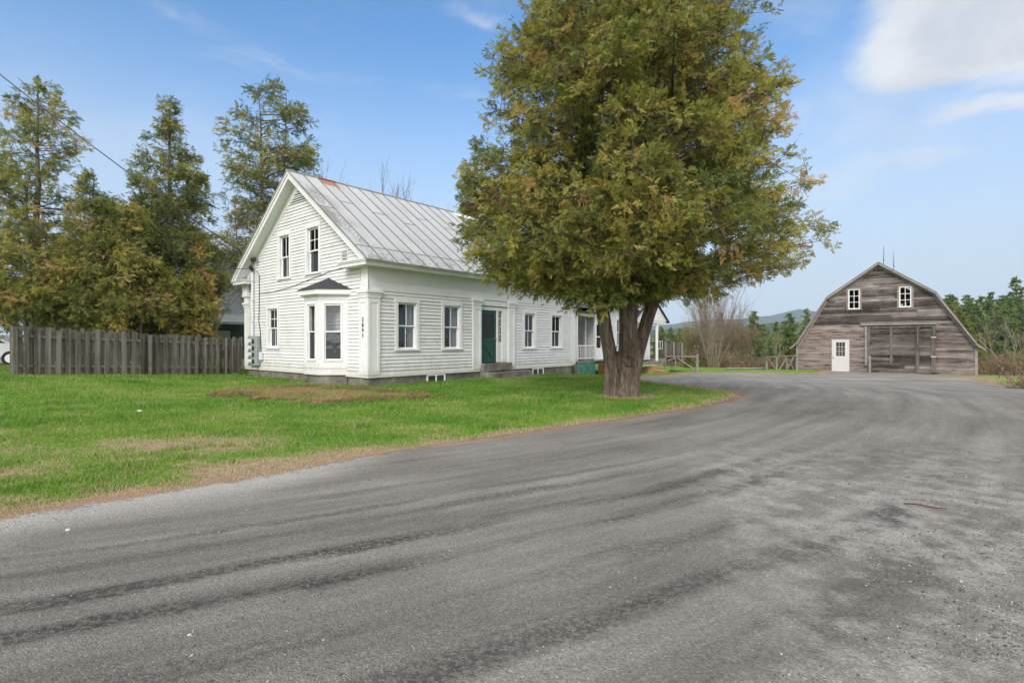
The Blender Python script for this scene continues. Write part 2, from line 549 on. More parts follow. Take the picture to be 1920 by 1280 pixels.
M['cedar_bark'] = bark_mat('cedar_bark', [(.35, (.018, .013, .010)), (.44, (.068, .050, .037)), (.53, (.145, .113, .086)), (.62, (.26, .213, .17)), (.73, (.42, .365, .31))])
M['grey_bark'] = bark_mat('grey_bark', [(.3, (.04, .036, .03)), (.5, (.11, .10, .085)), (.7, (.22, .20, .17))], 3)
M['pale_bark'] = bark_mat('pale_bark', [(.3, (.16, .13, .10)), (.5, (.30, .26, .20)), (.7, (.45, .40, .33))], 3)
M['tan_twig'] = bark_mat('tan_twig', [(.3, (.14, .11, .085)), (.5, (.25, .205, .16)), (.7, (.36, .31, .25))], 3)
M['brown_twig'] = bark_mat('brown_twig', [(.3, (.10, .07, .05)), (.5, (.19, .135, .095)), (.7, (.28, .21, .155))], 3)


def leaf_mat(name, stops, trans=0.35):
    m, nt, out = new_mat(name)
    t = nd(nt, 'ShaderNodeAttribute', None, attribute_name='tint').outputs['Fac']
    c = ramp(nt, t, stops)
    d = nd(nt, 'ShaderNodeBsdfDiffuse', {'Color': c, 'Roughness': 0.5})
    tr = nd(nt, 'ShaderNodeBsdfTranslucent', {'Color': c})
    mx = nd(nt, 'ShaderNodeMixShader', {0: trans, 1: d.outputs[0], 2: tr.outputs[0]})
    gl = nd(nt, 'ShaderNodeBsdfGlossy', {'Color': (1, 1, 1, 1), 'Roughness': 0.55})
    m2 = nd(nt, 'ShaderNodeMixShader', {0: 0.025, 1: mx.outputs[0], 2: gl.outputs[0]})
    nt.links.new(m2.outputs[0], out.inputs['Surface'])
    return m


M['cedar_leaf'] = leaf_mat('cedar_leaf', [(0, (.10, .135, .026)), (.30, (.205, .235, .042)), (.55, (.38, .355, .060)), (.75, (.48, .385, .09)), (.9, (.50, .31, .12)), (1, (.52, .265, .14))], .45)
M['pine_leaf'] = leaf_mat('pine_leaf', [(0, (.070, .125, .035)), (.5, (.155, .235, .062)), (1, (.27, .33, .09))], .42)
M['yellow_leaf'] = leaf_mat('yellow_leaf', [(0, (.10, .13, .025)), (.5, (.20, .21, .035)), (1, (.33, .27, .06))])
M['rust_leaf'] = leaf_mat('rust_leaf', [(0, (.16, .10, .065)), (.5, (.28, .18, .115)), (1, (.38, .27, .18))], .4)
M['bud_leaf'] = leaf_mat('bud_leaf', [(0, (.19, .18, .075)), (.5, (.32, .27, .13)), (1, (.44, .35, .19))], .4)
M['grass_blade'] = leaf_mat('grass_blade', [(0, (.055, .155, .014)), (.35, (.115, .255, .020)), (.6, (.20, .315, .035)), (.8, (.36, .33, .13)), (1, (.44, .36, .21))], 0.35)
M['weed'] = leaf_mat('weed', [(0, (.10, .16, .03)), (.4, (.20, .22, .05)), (.7, (.30, .21, .11)), (1, (.30, .15, .085))], 0.25)

# ------------------------------------------------------------------ ground layout (metres, camera at the origin)
DRIVE = np.array([(-14, -4), (-7.2, 2.4), (-4.3, 4.48), (-2.82, 5.89), (-1.6, 7.25), (0.36, 8.94), (2.2, 10.4), (4.08, 12.01), (5.5, 13.5),
                  (6.5, 15.0), (6.45, 16.4), (6.05, 17.8), (5.4, 19.9), (4.9, 22.2), (5.5, 24.6), (8.0, 28.4), (11.4, 33.2), (14, 33.4), (17, 32.2), (19.2, 32.7),
                  (21.0, 34.6), (22.3, 33.4), (24.3, 30.6), (24.4, 28.6), (23.2, 26.4), (21.2, 22.6), (20.6, 20.3), (23.5, 17.6), (32, 13), (34, -4)])


def drive_dist(x, y):
    """signed distance to the drive outline, positive inside"""
    x = np.asarray(x, float); y = np.asarray(y, float)
    best = np.full(x.shape, 1e9); inside = np.zeros(x.shape, bool)
    n = len(DRIVE)
    for i in range(n):
        ax, ay = DRIVE[i]; bx, by = DRIVE[(i+1) % n]
        dx, dy = bx-ax, by-ay
        t = np.clip(((x-ax)*dx+(y-ay)*dy)/(dx*dx+dy*dy), 0, 1)
        best = np.minimum(best, np.hypot(x-ax-t*dx, y-ay-t*dy))
        c = ((ay > y) != (by > y)) & (x < dx*(y-ay)/(by-ay+1e-12)+ax)
        inside ^= c
    return np.where(inside, best, -best)


def dryness(x, y, d):
    """0 lush .. 1 dead thatch; d = distance to the drive (negative on the lawn)"""
    e = np.clip(1+d/(0.35+1.3*fbm(x*.45+3, y*.45, 5)), 0, 1)             # margin of the drive
    near = smooth01(10.5, 5.0, y)*smooth01(0.30, 0.60, fbm(x*.7, y*1.5, 9))*(.40+.95*fbm(x*2.2, y*3.3, 19))
    patch = smooth01(.56, .74, fbm(x*.55+9, y*.75+4, 21))*(.3+1.1*fbm(x*2.5, y*2.5, 23))
    tr_ = smooth01(1.25, .55, np.hypot(x-3.1, (y-14.6)*1.1))*.9
    return np.clip(tr_+e*(0.55+.9*(fbm(x*1.3, y*1.3, 31)-.2)) + 0.85*near + .42*patch*smooth01(19, 7, y), 0, 1)


def axis(lo, hi, step, far, grow=1.35):
    a = list(np.arange(lo, hi+1e-6, step))
    s = step; v = hi
    while v < far:
        s *= grow; v += s; a.append(v)
    s = step; v = lo; b = []
    while v > -far:
        s *= grow; v -= s; b.append(v)
    return np.array(b[::-1]+a)


def grid_mesh(name, xs, ys, zoff=0.0, keep=None, extra=None):
    X, Y = np.meshgrid(xs, ys)
    V = np.stack([X.ravel(), Y.ravel(), terrain(X, Y).ravel()+zoff], 1)
    nx, ny = len(xs), len(ys)
    i = np.arange(nx-1); j = np.arange(ny-1)
    I, J = np.meshgrid(i, j)
    a = (J*nx+I).ravel()
    F = np.stack([a, a+1, a+1+nx, a+nx], 1)
    attrs = extra(V[:, 0], V[:, 1]) if extra else {}
    if keep is not None:
        k = keep(V[:, 0], V[:, 1])
        F = F[k[F].any(1)]
        used = np.unique(F); mp = np.full(len(V), -1); mp[used] = np.arange(len(used))
        V = V[used]; F = mp[F]; attrs = {q: w[used] for q, w in attrs.items()}
    return np_mesh(name, V, F, attrs, smooth=True)


def lawn_attrs(x, y):
    d = drive_dist(x, y)
    far = .50*smooth01(24, 27, y)*smooth01(20, 23.5, x)+.42*smooth01(31, 33, y)*smooth01(7, 10, x)*(fbm(x*.6, y*.6, 77)+.3)
    return {'dry': np.clip(dryness(x, y, d)+far, 0, 1), 'dd': np.clip(d, -10, 10)}


def ground_mat():
    m, nt, out = new_mat('lawn_ground')
    co = obj_co(nt)
    dry = nd(nt, 'ShaderNodeAttribute', None, attribute_name='dry').outputs['Fac']
    dd = nd(nt, 'ShaderNodeAttribute', None, attribute_name='dd').outputs['Fac']
    n1 = noise(nt, co, 0.55, 6, .6); n2 = noise(nt, co, 9, 6, .7); n3 = noise(nt, co, 45, 4, .7)
    g = ramp(nt, mth(nt, 'ADD', mth(nt, 'MULTIPLY', n1, .5), mth(nt, 'MULTIPLY', n2, .5)),
             [(.34, (.060, .140, .014)), (.5, (.115, .225, .022)), (.64, (.20, .265, .05))])
    s = ramp(nt, mth(nt, 'ADD', mth(nt, 'MULTIPLY', n2, .6), mth(nt, 'MULTIPLY', n3, .4)),
             [(.3, (.13, .09, .06)), (.48, (.26, .19, .125)), (.6, (.36, .285, .18)), (.72, (.46, .38, .26))])
    k = sstep(nt, mth(nt, 'ADD', dry, mth(nt, 'MULTIPLY', mth(nt, 'SUBTRACT', n2, .5), .9)), .32, .75)
    c = mixc(nt, k, g, s)
    # rusty litter of fallen scales right at the margin of the drive
    rl = mth(nt, 'MULTIPLY', sstep(nt, mth(nt, 'ADD', dd, mth(nt, 'MULTIPLY', mth(nt, 'SUBTRACT', n2, .5), .5)), -.42, -.12), .8)
    c = mixc(nt, rl, c, mixc(nt, n3, (.20, .11, .07), (.36, .24, .16)))
    bsdf(nt, out, c, 0.95, 0.1, normal=bump(nt, n3, 0.7, 0.03))
    return m


xs = axis(-24, 26, 0.25, 7000); ys = axis(2, 38, 0.25, 7000)
ground = link_mesh('ground', grid_mesh('ground', xs, ys, 0, None, lawn_attrs), ground_mat())
tag(ground, kind='structure')

TC = (-15.2, 29.5)          # centre of the wheel-track arcs


def drive_attrs(x, y):
    d = drive_dist(x, y)
    return {'dd': d, 'rr': np.hypot(x-TC[0], y-TC[1]), 'aa': np.arctan2(y-TC[1], x-TC[0])*29.0}


def drive_mat():
    m, nt, out = new_mat('worn_drive')
    co = obj_co(nt)
    at = lambda n: nd(nt, 'ShaderNodeAttribute', None, attribute_name=n).outputs['Fac']
    dd, rr, aa = at('dd'), at('rr'), at('aa')
    sep = nd(nt, 'ShaderNodeSeparateXYZ', {0: co}).outputs
    n_s = noise(nt, co, 0.5, 5, .6); n_m = noise(nt, co, 4, 6, .65); n_f = noise(nt, co, 60, 4, .75); n_g = noise(nt, co, 190, 3, .8)
    tv = nd(nt, 'ShaderNodeCombineXYZ', {0: mth(nt, 'MULTIPLY', aa, 0.10), 1: mth(nt, 'MULTIPLY', rr, 1.0), 2: 0.0}).outputs[0]
    wob = mth(nt, 'ADD', mth(nt, 'MULTIPLY', mth(nt, 'SUBTRACT', noise(nt, co, .35, 3), .5), .7), mth(nt, 'MULTIPLY', mth(nt, 'SUBTRACT', n_m, .5), .16))
    streak = noise(nt, tv, 2.3, 6, .62)
    c = ramp(nt, mth(nt, 'ADD', mth(nt, 'MULTIPLY', n_s, .35), mth(nt, 'MULTIPLY', streak, .65)),
             [(.36, (.124, .115, .101)), (.5, (.185, .173, .154)), (.62, (.245, .231, .207))])
    # darker rough tracks left by tyres
    trk = None
    rw = mth(nt, 'ADD', rr, wob)
    for r0, w, s in ((27.75, .12, .30), (28.30, .09, .6), (28.66, .13, .6), (29.22, .15, 1.0), (29.66, .13, .95), (30.35, .20, .6), (30.85, .22, .8), (31.5, .22, .55)):
        g = mth(nt, 'MULTIPLY', sstep(nt, mth(nt, 'ABSOLUTE', mth(nt, 'SUBTRACT', rw, r0)), w*1.15, w*.25), s)
        trk = g if trk is None else mth(nt, 'MAXIMUM', trk, g)
    tvar = noise(nt, nd(nt, 'ShaderNodeCombineXYZ', {0: mth(nt, 'MULTIPLY', aa, .22), 1: mth(nt, 'MULTIPLY', rr, 1.8), 2: 3.0}).outputs[0], 1.3, 5, .6)
    trk = mth(nt, 'MULTIPLY', trk, sstep(nt, tvar, .34, .62))
    trk = mth(nt, 'MULTIPLY', trk, mth(nt, 'ADD', .45, mth(nt, 'MULTIPLY', sstep(nt, noise(nt, co, 24, 5, .75), .42, .56), .65)))
    trk = mth(nt, 'MULTIPLY', trk, sstep(nt, mth(nt, 'ADD', sep[1], mth(nt, 'MULTIPLY', sep[0], .35)), 10.5, 5.5))
    c = mixc(nt, mth(nt, 'MULTIPLY', trk, .92), c, (.036, .035, .032))
    # pale dusty gravel on the right foreground and along the left margin
    pale = mth(nt, 'MULTIPLY', sstep(nt, mth(nt, 'SUBTRACT', sep[0], mth(nt, 'MULTIPLY', sep[1], .20)), .35, 1.5), sstep(nt, mth(nt, 'ADD', mth(nt, 'MULTIPLY', n_m, .55), mth(nt, 'MULTIPLY', noise(nt, co, 1.1, 6, .65), .45)), .44, .60))
    pale = mth(nt, 'MULTIPLY', pale, sstep(nt, sep[1], 9.0, 5.0))
    left = mth(nt, 'MULTIPLY', mth(nt, 'MULTIPLY', sstep(nt, dd, .95, .15), sstep(nt, sep[0], -1.2, -2.6)), .9)
    c = mixc(nt, mth(nt, 'MULTIPLY', mth(nt, 'MAXIMUM', mth(nt, 'MULTIPLY', pale, .7), left), .75), c, (.40, .385, .355))
    farp = mth(nt, 'MULTIPLY', sstep(nt, sep[1], 15, 24), sstep(nt, noise(nt, mapping(nt, co, (.25, 1.2, 1)), 1.2, 6, .65), .38, .62))
    c = mixc(nt, mth(nt, 'MULTIPLY', farp, .55), c, (.33, .318, .298))
    crk = sstep(nt, noise(nt, mapping(nt, co, (.35, 1.6, 1)), 1.1, 5, .6, .8), .655, .69)
    c = mixc(nt, mth(nt, 'MULTIPLY', mth(nt, 'MULTIPLY', crk, sstep(nt, sep[1], 11, 17)), .55), c, (.075, .073, .07))
    rust = mth(nt, 'MULTIPLY', sstep(nt, mth(nt, 'ADD', dd, mth(nt, 'MULTIPLY', mth(nt, 'SUBTRACT', n_m, .5), .8)), .42, .0), .65)
    rust = mth(nt, 'MULTIPLY', rust, sstep(nt, sep[0], -1.5, -.2))
    c = mixc(nt, rust, c, (.30, .19, .125))
    st = mth(nt, 'MULTIPLY', sstep(nt, noise(nt, co, 1.9, 4, .6), .68, .76), .35)
    c = mixc(nt, st, c, (.20, .15, .115))
    # aggregate: individual stones lighter and darker
    vor = nd(nt, 'ShaderNodeTexVoronoi', {'Vector': co, 'Scale': 105.0, 'Randomness': 1.0})
    stone = nd(nt, 'ShaderNodeSeparateColor', {0: vor.outputs['Color']}).outputs[0]
    c = mixc(nt, 1.0, c, ramp(nt, stone, [(0, .74), (.45, .97), (.92, 1.05), (1, 1.45)]), 'MULTIPLY')
    c = mixc(nt, 1.0, c, ramp(nt, n_f, [(.3, .70), (.5, 1.0), (.7, 1.28)]), 'MULTIPLY')
    h = mth(nt, 'ADD', mth(nt, 'MULTIPLY', n_f, .6), mth(nt, 'ADD', mth(nt, 'MULTIPLY', n_g, .25), mth(nt, 'MULTIPLY', vor.outputs['Distance'], -.5)))
    b = nd(nt, 'ShaderNodeBsdfPrincipled', {'Base Color': c, 'Roughness': .9, 'Specular IOR Level': .2, 'Normal': bump(nt, h, .75, .02)})
    al = sstep(nt, mth(nt, 'ADD', dd, mth(nt, 'ADD', mth(nt, 'MULTIPLY', mth(nt, 'SUBTRACT', n_m, .5), .55), mth(nt, 'MULTIPLY', mth(nt, 'SUBTRACT', n_f, .5), .35))), -.06, .06)
    tr = nd(nt, 'ShaderNodeBsdfTransparent')
    mx = nd(nt, 'ShaderNodeMixShader', {0: al, 1: tr.outputs[0], 2: b.outputs[0]})
    nt.links.new(mx.outputs[0], out.inputs['Surface'])
    return m


xd = np.arange(-14, 34.01, 0.25); yd = np.arange(-4, 36, 0.25)
drive = link_mesh('driveway', grid_mesh('driveway', xd, yd, 0.005, lambda x, y: drive_dist(x, y) > -0.3, drive_attrs), drive_mat())
tag(drive, kind='structure')

# parking area behind the fence on the far left
def asphalt_mat():
    m, nt, out = new_mat('side_asphalt')
    co = obj_co(nt)
    c = ramp(nt, mth(nt, 'ADD', mth(nt, 'MULTIPLY', noise(nt, co, .8, 5), .5), mth(nt, 'MULTIPLY', noise(nt, co, 60, 3), .5)), [(.35, (.14, .14, .138)), (.65, (.25, .25, .245))])
    bsdf(nt, out, c, .9, .2)
    return m


pk = link_mesh('parking_area', grid_mesh('parking_area', np.arange(-40, -19.9, 1.0), np.arange(20, 34.1, 1.0), 0.006), asphalt_mat())
tag(pk, kind='structure')

# ------------------------------------------------------------------ far hills
def hill_mat(name, a, b):
    m, nt, out = new_mat(name)
    co = obj_co(nt)
    c = mixc(nt, sstep(nt, noise(nt, co, .012, 8, .7), .4, .6), a, b)
    bsdf(nt, out, c, 1.0, 0.0)
    return m


def ridge(name, pts, dist, depth, mat, seed):
    """pts: (azimuth tangent, elevation tangent) profile of a wooded ridge at a distance"""
    n = 260
    ts = np.linspace(pts[0][0], pts[-1][0], n)
    el = np.interp(ts, [p[0] for p in pts], [p[1] for p in pts])
    el = el + (fbm(ts*90, ts*0+1, seed, 5)-.5)*0.004
    rows = []
    for k in range(14):
        q = k/13.0
        y = dist+depth*(q-1)
        z = (1.5+el*dist+5)*(q**0.8)-5 + (fbm(ts*60+k*3, ts*0+k*.7, seed+3, 4)-.5)*22*q*(1-q)*4*.4
        rows.append(np.stack([ts*dist, np.full(n, y), z], 1))
    back = rows[-1].copy(); back[:, 1] += depth; back[:, 2] = -5
    rows.append(back)
    V = np.concatenate(rows)
    F = []
    R = len(rows)
    idx = np.arange(R*n).reshape(R, n)
    F = np.stack([idx[:-1, :-1].ravel(), idx[:-1, 1:].ravel(), idx[1:, 1:].ravel(), idx[1:, :-1].ravel()], 1)
    o = link_mesh(name, np_mesh(name, V, F, None, True), mat)
    return tag(o, kind='structure')


P_ = lambda px, py: ((px-960)/1001.0, (640-py)/1001.0)
ridge('far_hills', [P_(-600, 636), P_(300, 630), P_(900, 618), P_(1180, 612), P_(1250, 609), P_(1300, 602), P_(1370, 600), P_(1420, 594), P_(1465, 588), P_(1490, 581), P_(1505, 579), P_(1525, 583),
                    P_(1580, 592), P_(1700, 600), P_(1900, 612), P_(2300, 625), P_(3000, 636)], 3000, 900, hill_mat('far_forest', (.020, .045, .028), (.055, .060, .045)), 4)
ridge('near_hills', [P_(700, 634), P_(1000, 628), P_(1180, 621), P_(1260, 616), P_(1340, 612), P_(1400, 610), P_(1440, 606), P_(1480, 607), P_(1540, 610), P_(1700, 618), P_(2100, 626), P_(2600, 634)],
      1100, 500, hill_mat('near_forest', (.025, .055, .025), (.085, .080, .050)), 12)

# ------------------------------------------------------------------ farmhouse
ANG = math.atan2(0.7614, 0.6483)
house = empty('farmhouse', (-4.75, 17.66, 0), ANG, 'white clapboard farmhouse with pale metal roof, bay window and green front door', 'house')
W, MID, LEN = 9.2, 4.6, 12.2            # gable width, ridge position, length of the main block
EZ, RZ = 4.19, 8.0                      # roof edge and ridge heights
SL = (RZ-EZ)/(MID+.5)
Tside = lambda a, o, z: (a, -o, z)
Tgab = lambda a, o, z: (-o, a, z)
Tell = lambda a, o, z: (a, 1.8-o, z)


def lap(mb, a0, a1, z0, z1, holes=(), exp=0.122, lip=0.030, clip=None, jit=0.0, groove=0.011, deep=0.03):
    """lapped boards as real courses: each one leans out to a lip over a narrow groove; cut around the holes"""
    n = max(1, int(round((z1-z0)/exp))); e = (z1-z0)/n
    rnd = random.Random(5)

    def strip(s0, s1, za, zb, L, k0, k1):
        g = zb-groove
        off = lambda z: L+(0.006-L)*(z-za)/(g-za)
        k1g = min(k1, g)
        k = len(mb.v)
        if k1g > k0:
            mb.v += [mb.p(q) for q in ((s0, off(k0), k0), (s1, off(k0), k0), (s1, off(k1g), k1g), (s0, off(k1g), k1g))]
            mb.f.append((k, k+1, k+2, k+3)); k += 4
            if k0 <= za+1e-6:
                mb.v += [mb.p(q) for q in ((s0, -deep, za), (s1, -deep, za), (s1, L, za), (s0, L, za))]
                mb.f.append((k, k+1, k+2, k+3)); k += 4
        if k1 > g+1e-6:
            mb.v += [mb.p(q) for q in ((s0, .006, g), (s1, .006, g), (s1, -deep, g), (s0, -deep, g), (s0, -deep, k1), (s1, -deep, k1))]
            mb.f += [(k, k+1, k+2, k+3), (k+3, k+2, k+5, k+4)]
    for i in range(n):
        za, zb = z0+i*e, z0+(i+1)*e
        lo, hi = (a0, a1) if clip is None else clip(za+0.3*e, a0, a1)
        if hi-lo < 0.05: continue
        segs = [(lo, hi)]; part = []
        for (h0, h1, k0, k1) in holes:
            if zb <= k0+1e-4 or za >= k1-1e-4: continue
            ns = []
            for s0, s1 in segs:
                if h1 <= s0 or h0 >= s1: ns.append((s0, s1)); continue
                if h0 > s0: ns.append((s0, h0))
                if h1 < s1: ns.append((h1, s1))
            segs = ns
            if k0 > za: part.append((h0, h1, za, k0))
            if k1 < zb: part.append((h0, h1, k1, zb))
        for s0, s1 in segs:
            L = lip+rnd.uniform(-jit, jit)
            strip(s0, s1, za, zb, L, za, zb)
        for s0, s1, k0, k1 in part:
            strip(s0, s1, za, zb, lip, k0, k1)


def window(T, a0, a1, z0, z1, parent, upper=(2, 1), lower=(2, 1), peak=0.07, cas=0.13, screen=False, curtain=None, sillw=0.03):
    """double-hung window: casing with a low peaked head, two sashes, glass and a curtain"""
    c = MB(T)
    c.box(a0, a0+cas, -.02, .045, z0+.04, z1-cas); c.box(a1-cas, a1, -.02, .045, z0+.04, z1-cas)
    m_ = (a0+a1)/2
    c.prism([(a0-.012, -.02, z1-cas), (a1+.012, -.02, z1-cas), (a1+.012, -.02, z1), (m_, -.02, z1+peak), (a0-.012, -.02, z1)], (0, .075, 0))
    c.box(a0+cas-.004, a0+cas+.025, -.13, .02, z0+.04, z1-cas); c.box(a1-cas-.025, a1-cas+.004, -.13, .02, z0+.04, z1-cas)
    c.box(a0+cas, a1-cas, -.13, .02, z1-cas-.025, z1-cas+.004)
    w = c.build('window', M['white_trim'], parent)
    s = MB(T)
    s.box(a0-.02, a1+.02, -.02, .08, z0, z0+.045); s.box(a0+cas, a1-cas, -.13, .0, z0+.04, z0+.07)
    s.build('sill', M['white_trim'], w)
    g0, g1, h0, h1 = a0+cas+.025, a1-cas-.025, z0+.07, z1-cas-.025
    mz = (h0+h1)/2
    for (k0, k1, o, (nx, nz), nm) in ((mz-.02, h1, -.045, upper, 'upper'), (h0, mz+.02, -.085, lower, 'lower')):
        s = MB(T); t = .042
        s.box(g0, g0+t, o-.03, o, k0, k1); s.box(g1-t, g1, o-.03, o, k0, k1)
        s.box(g0+t, g1-t, o-.03, o, k0, k0+t); s.box(g0+t, g1-t, o-.03, o, k1-t, k1)
        for i in range(1, nx):
            x = g0+(g1-g0)*i/nx
            s.box(x-.011, x+.011, o-.026, o-.004, k0+t, k1-t)
        for i in range(1, nz):
            z = k0+(k1-k0)*i/nz
            s.box(g0+t, g1-t, o-.025, o-.005, z-.011, z+.011)
        s.build('sash', M['vinyl'], w)
        p = MB(T); p.poly([(g0+t, o-.016, k0+t), (g1-t, o-.016, k0+t), (g1-t, o-.016, k1-t), (g0+t, o-.016, k1-t)])
        p.build('pane', M['glass'], w)
    if screen:
        p = MB(T); p.box(g0+.03, g1-.03, -.15, -.145, h0, mz)
        p.build('insect_screen', M['screen'], w)
    for (c0, c1, k0, k1) in (curtain or []):
        p = MB(T); n = 14
        for i in range(n):
            x0 = g0+(g1-g0)*(c0+(c1-c0)*i/n); x1 = g0+(g1-g0)*(c0+(c1-c0)*(i+1)/n)
            o0 = -.19+.018*math.sin(i*1.9); o1 = -.19+.018*math.sin((i+1)*1.9)
            p.poly([(x0, o0, h0+(h1-h0)*k0), (x1, o1, h0+(h1-h0)*k0), (x1, o1, h0+(h1-h0)*k1), (x0, o0, h0+(h1-h0)*k1)])
        p.build('curtain', M['curtain'], w, smooth=True)
    return w


# walls
sw = [(1.06, 2.15, 1.18, 3.00), (3.21, 4.30, 1.18, 3.00), (8.04, 9.04, 1.16, 2.90), (10.09, 11.15, 1.16, 2.88)]
gw = [(5.16, 6.23, 3.98, 5.86), (2.95, 4.04, 4.00, 5.88), (6.14, 7.22, 1.20, 2.98)]
rake_in = lambda z, a0, a1: (max(a0, (z-EZ)/SL-.5+.02), min(a1, W+.5-(z-EZ)/SL-.02)) if z > 3.9 else (a0, a1)
wl = MB(Tside)
lap(wl, .40, 4.88, .38, 3.22, [h for h in sw[:2]], jit=.006)
lap(wl, 7.45, 11.84, .38, 3.22, [h for h in sw[2:]], jit=.006)
wl.T = Tgab
lap(wl, .43, W-.43, .38, 7.7, gw, clip=rake_in, jit=.006)
# plain closed sides that the photograph does not show, and inner partitions that make the rooms
wl.T = None
wl.box(LEN-.02, LEN+.0, 0.02, W, .3, 4.15)
wl.box(0.02, LEN-.02, W-.0, W+.02, .3, 4.15)
wl.build('wall', M['white_siding'], house)
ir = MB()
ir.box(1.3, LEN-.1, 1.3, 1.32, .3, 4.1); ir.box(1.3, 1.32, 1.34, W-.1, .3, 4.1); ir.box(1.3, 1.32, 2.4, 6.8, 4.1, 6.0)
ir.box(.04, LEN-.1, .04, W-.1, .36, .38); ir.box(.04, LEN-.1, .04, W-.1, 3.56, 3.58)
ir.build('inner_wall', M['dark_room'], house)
for (h, cu) in zip(sw, ([(.68, .98, 0, 1), (.62, .72, .3, 1)], [(.55, 1, 0, 1)], [(0, .25, 0, 1)], [(.1, .9, .0, .5)])):
    window(Tside, *h, house, curtain=cu, screen=h[0] > 8)
window(Tgab, *gw[0], house, upper=(2, 1), lower=(2, 1), curtain=[(0, .5, 0, .95)])
window(Tgab, *gw[1], house, upper=(2, 2), lower=(1, 1), screen=True)
window(Tgab, *gw[2], house, upper=(2, 2), lower=(2, 1), screen=True, curtain=[(.1, .5, .55, 1)])

# foundation with its water table
fd = MB()
fd.box(.03, LEN-.01, .03, W-.03, -.7, .30)
fd.build('foundation', M['concrete'], house)
wt_ = MB()
wt_.box(-.045, LEN+.02, -.045, 0.03, .29, .385); wt_.box(-.045, .03, .031, W+.04, .29, .385)
wt_.build('water_table', M['white_trim'], house)
for (u0, u1, zt, zb) in ((2.51, 3.41, .285, -.10), (8.75, 9.6, .285, -.13)):
    c = MB(Tside)
    c.box(u0-.14, u1+.14, -.035, -.02, zb-.05, zt)
    fr = c.build('window', M['concrete'], house)
    c = MB(Tside); t = .05
    c.box(u0, u1, -.02, .02, zb, zb+t); c.box(u0, u1, -.02, .02, zt-t, zt); c.box(u0, u0+t, -.02, .02, zb+t, zt-t); c.box(u1-t, u1, -.02, .02, zb+t, zt-t)
    c.box((u0+u1)/2-.022, (u0+u1)/2+.022, -.02, .018, zb+t, zt-t)
    c.build('frame', M['vinyl'], fr)
    c = MB(Tside); c.poly([(u0+t, .0, zb+t), (u1-t, .0, zb+t), (u1-t, .0, zt-t), (u0+t, .0, zt-t)])
    c.build('pane', M['glass'], fr)
    c = MB(Tside); c.box(u0+t, u1-t, -.018, -.016, zb+t, zt-t)
    c.build('back_board', flat_mat('cellar_board', (.12, .085, .07), .9) if u0 < 5 else M['screen'], fr)


def pilaster(T, a0, a1, proud=.05, z0=.385, z1=3.21, base=0.0):
    p = MB(T)
    p.box(a0, a1, base, proud, z0, 2.96)
    st = .095
    p.box(a0, a0+st, proud, proud+.018, z0+.16, 2.8); p.box(a1-st, a1, proud, proud+.018, z0+.16, 2.8)
    p.box(a0, a1, proud, proud+.018, z0, z0+.16); p.box(a0, a1, proud, proud+.018, 2.8, 2.96)
    p.box(a0-.02, a1+.02, base, proud+.04, 2.96, 3.04); p.box(a0-.03, a1+.03, base, proud+.055, 3.04, 3.12); p.box(a0-.06, a1+.06, base, proud+.09, 3.12, 3.21)
    return p


# corner pilaster: two faces of one post
p = pilaster(Tside, -.05, .42, .05)
q = pilaster(Tgab, -.05, .45, .05)
p.f += [tuple(i+len(p.v) for i in f) for f in q.f]; p.v += q.v
corner = p.build('pilaster', M['white_trim'], house)
for a, b in ((4.86, 5.34), (7.06, 7.47), (11.80, 12.20)):
    pilaster(Tside, a, b).build('pilaster', M['white_trim'], house)
p = pilaster(Tgab, W-.42, W+.05)
p.box(W-.36, W, .0, .10, 3.21, 3.45); p.box(W-.40, W+.05, .0, .16, 3.45, 3.62); p.box(W-.34, W+.02, .0, .11, 3.62, 3.98)
p.prism([(W+.02, .0, 3.45), (W+.30, .0, 3.98), (W+.02, .0, 3.98)], (0, .10, 0))
p.build('pilaster', M['white_trim'], house)

# house number on the corner post
def digits(chars, T, a, zs, h, parent, name='house_number'):
    seg = {'2': [((0, 1), (.5, 1.12)), ((.5, 1.12), (1, .85)), ((1, .85), (0, 0)), ((0, 0), (1, 0))],
           '8': [((.5, .52), (0, .77)), ((0, .77), (.5, 1.05)), ((.5, 1.05), (1, .77)), ((1, .77), (.5, .52)), ((.5, .52), (0, .25)), ((0, .25), (.5, -.03)), ((.5, -.03), (1, .25)), ((1, .25), (.5, .52))],
           '9': [((1, .7), (.5, .45)), ((.5, .45), (0, .72)), ((0, .72), (.5, 1.04)), ((.5, 1.04), (1, .75)), ((1, .75), (.45, 0))],
           '1': [((.55, 1.04), (.55, 0)), ((.55, 1.04), (.2, .8))]}
    for ch, z in zip(chars, zs):
        d = MB(T); w = h*.52
        for (x0, y0), (x1, y1) in seg[ch]:
            d.bar((a+(.5-x0)*w, .076, z+y0*h), (a+(.5-x1)*w, .076, z+y1*h), .018, .014)
        d.build(name, M['dark_metal'], parent)


digits('2891', Tgab, .22, (2.17, 1.99, 1.81, 1.63), .12, house)

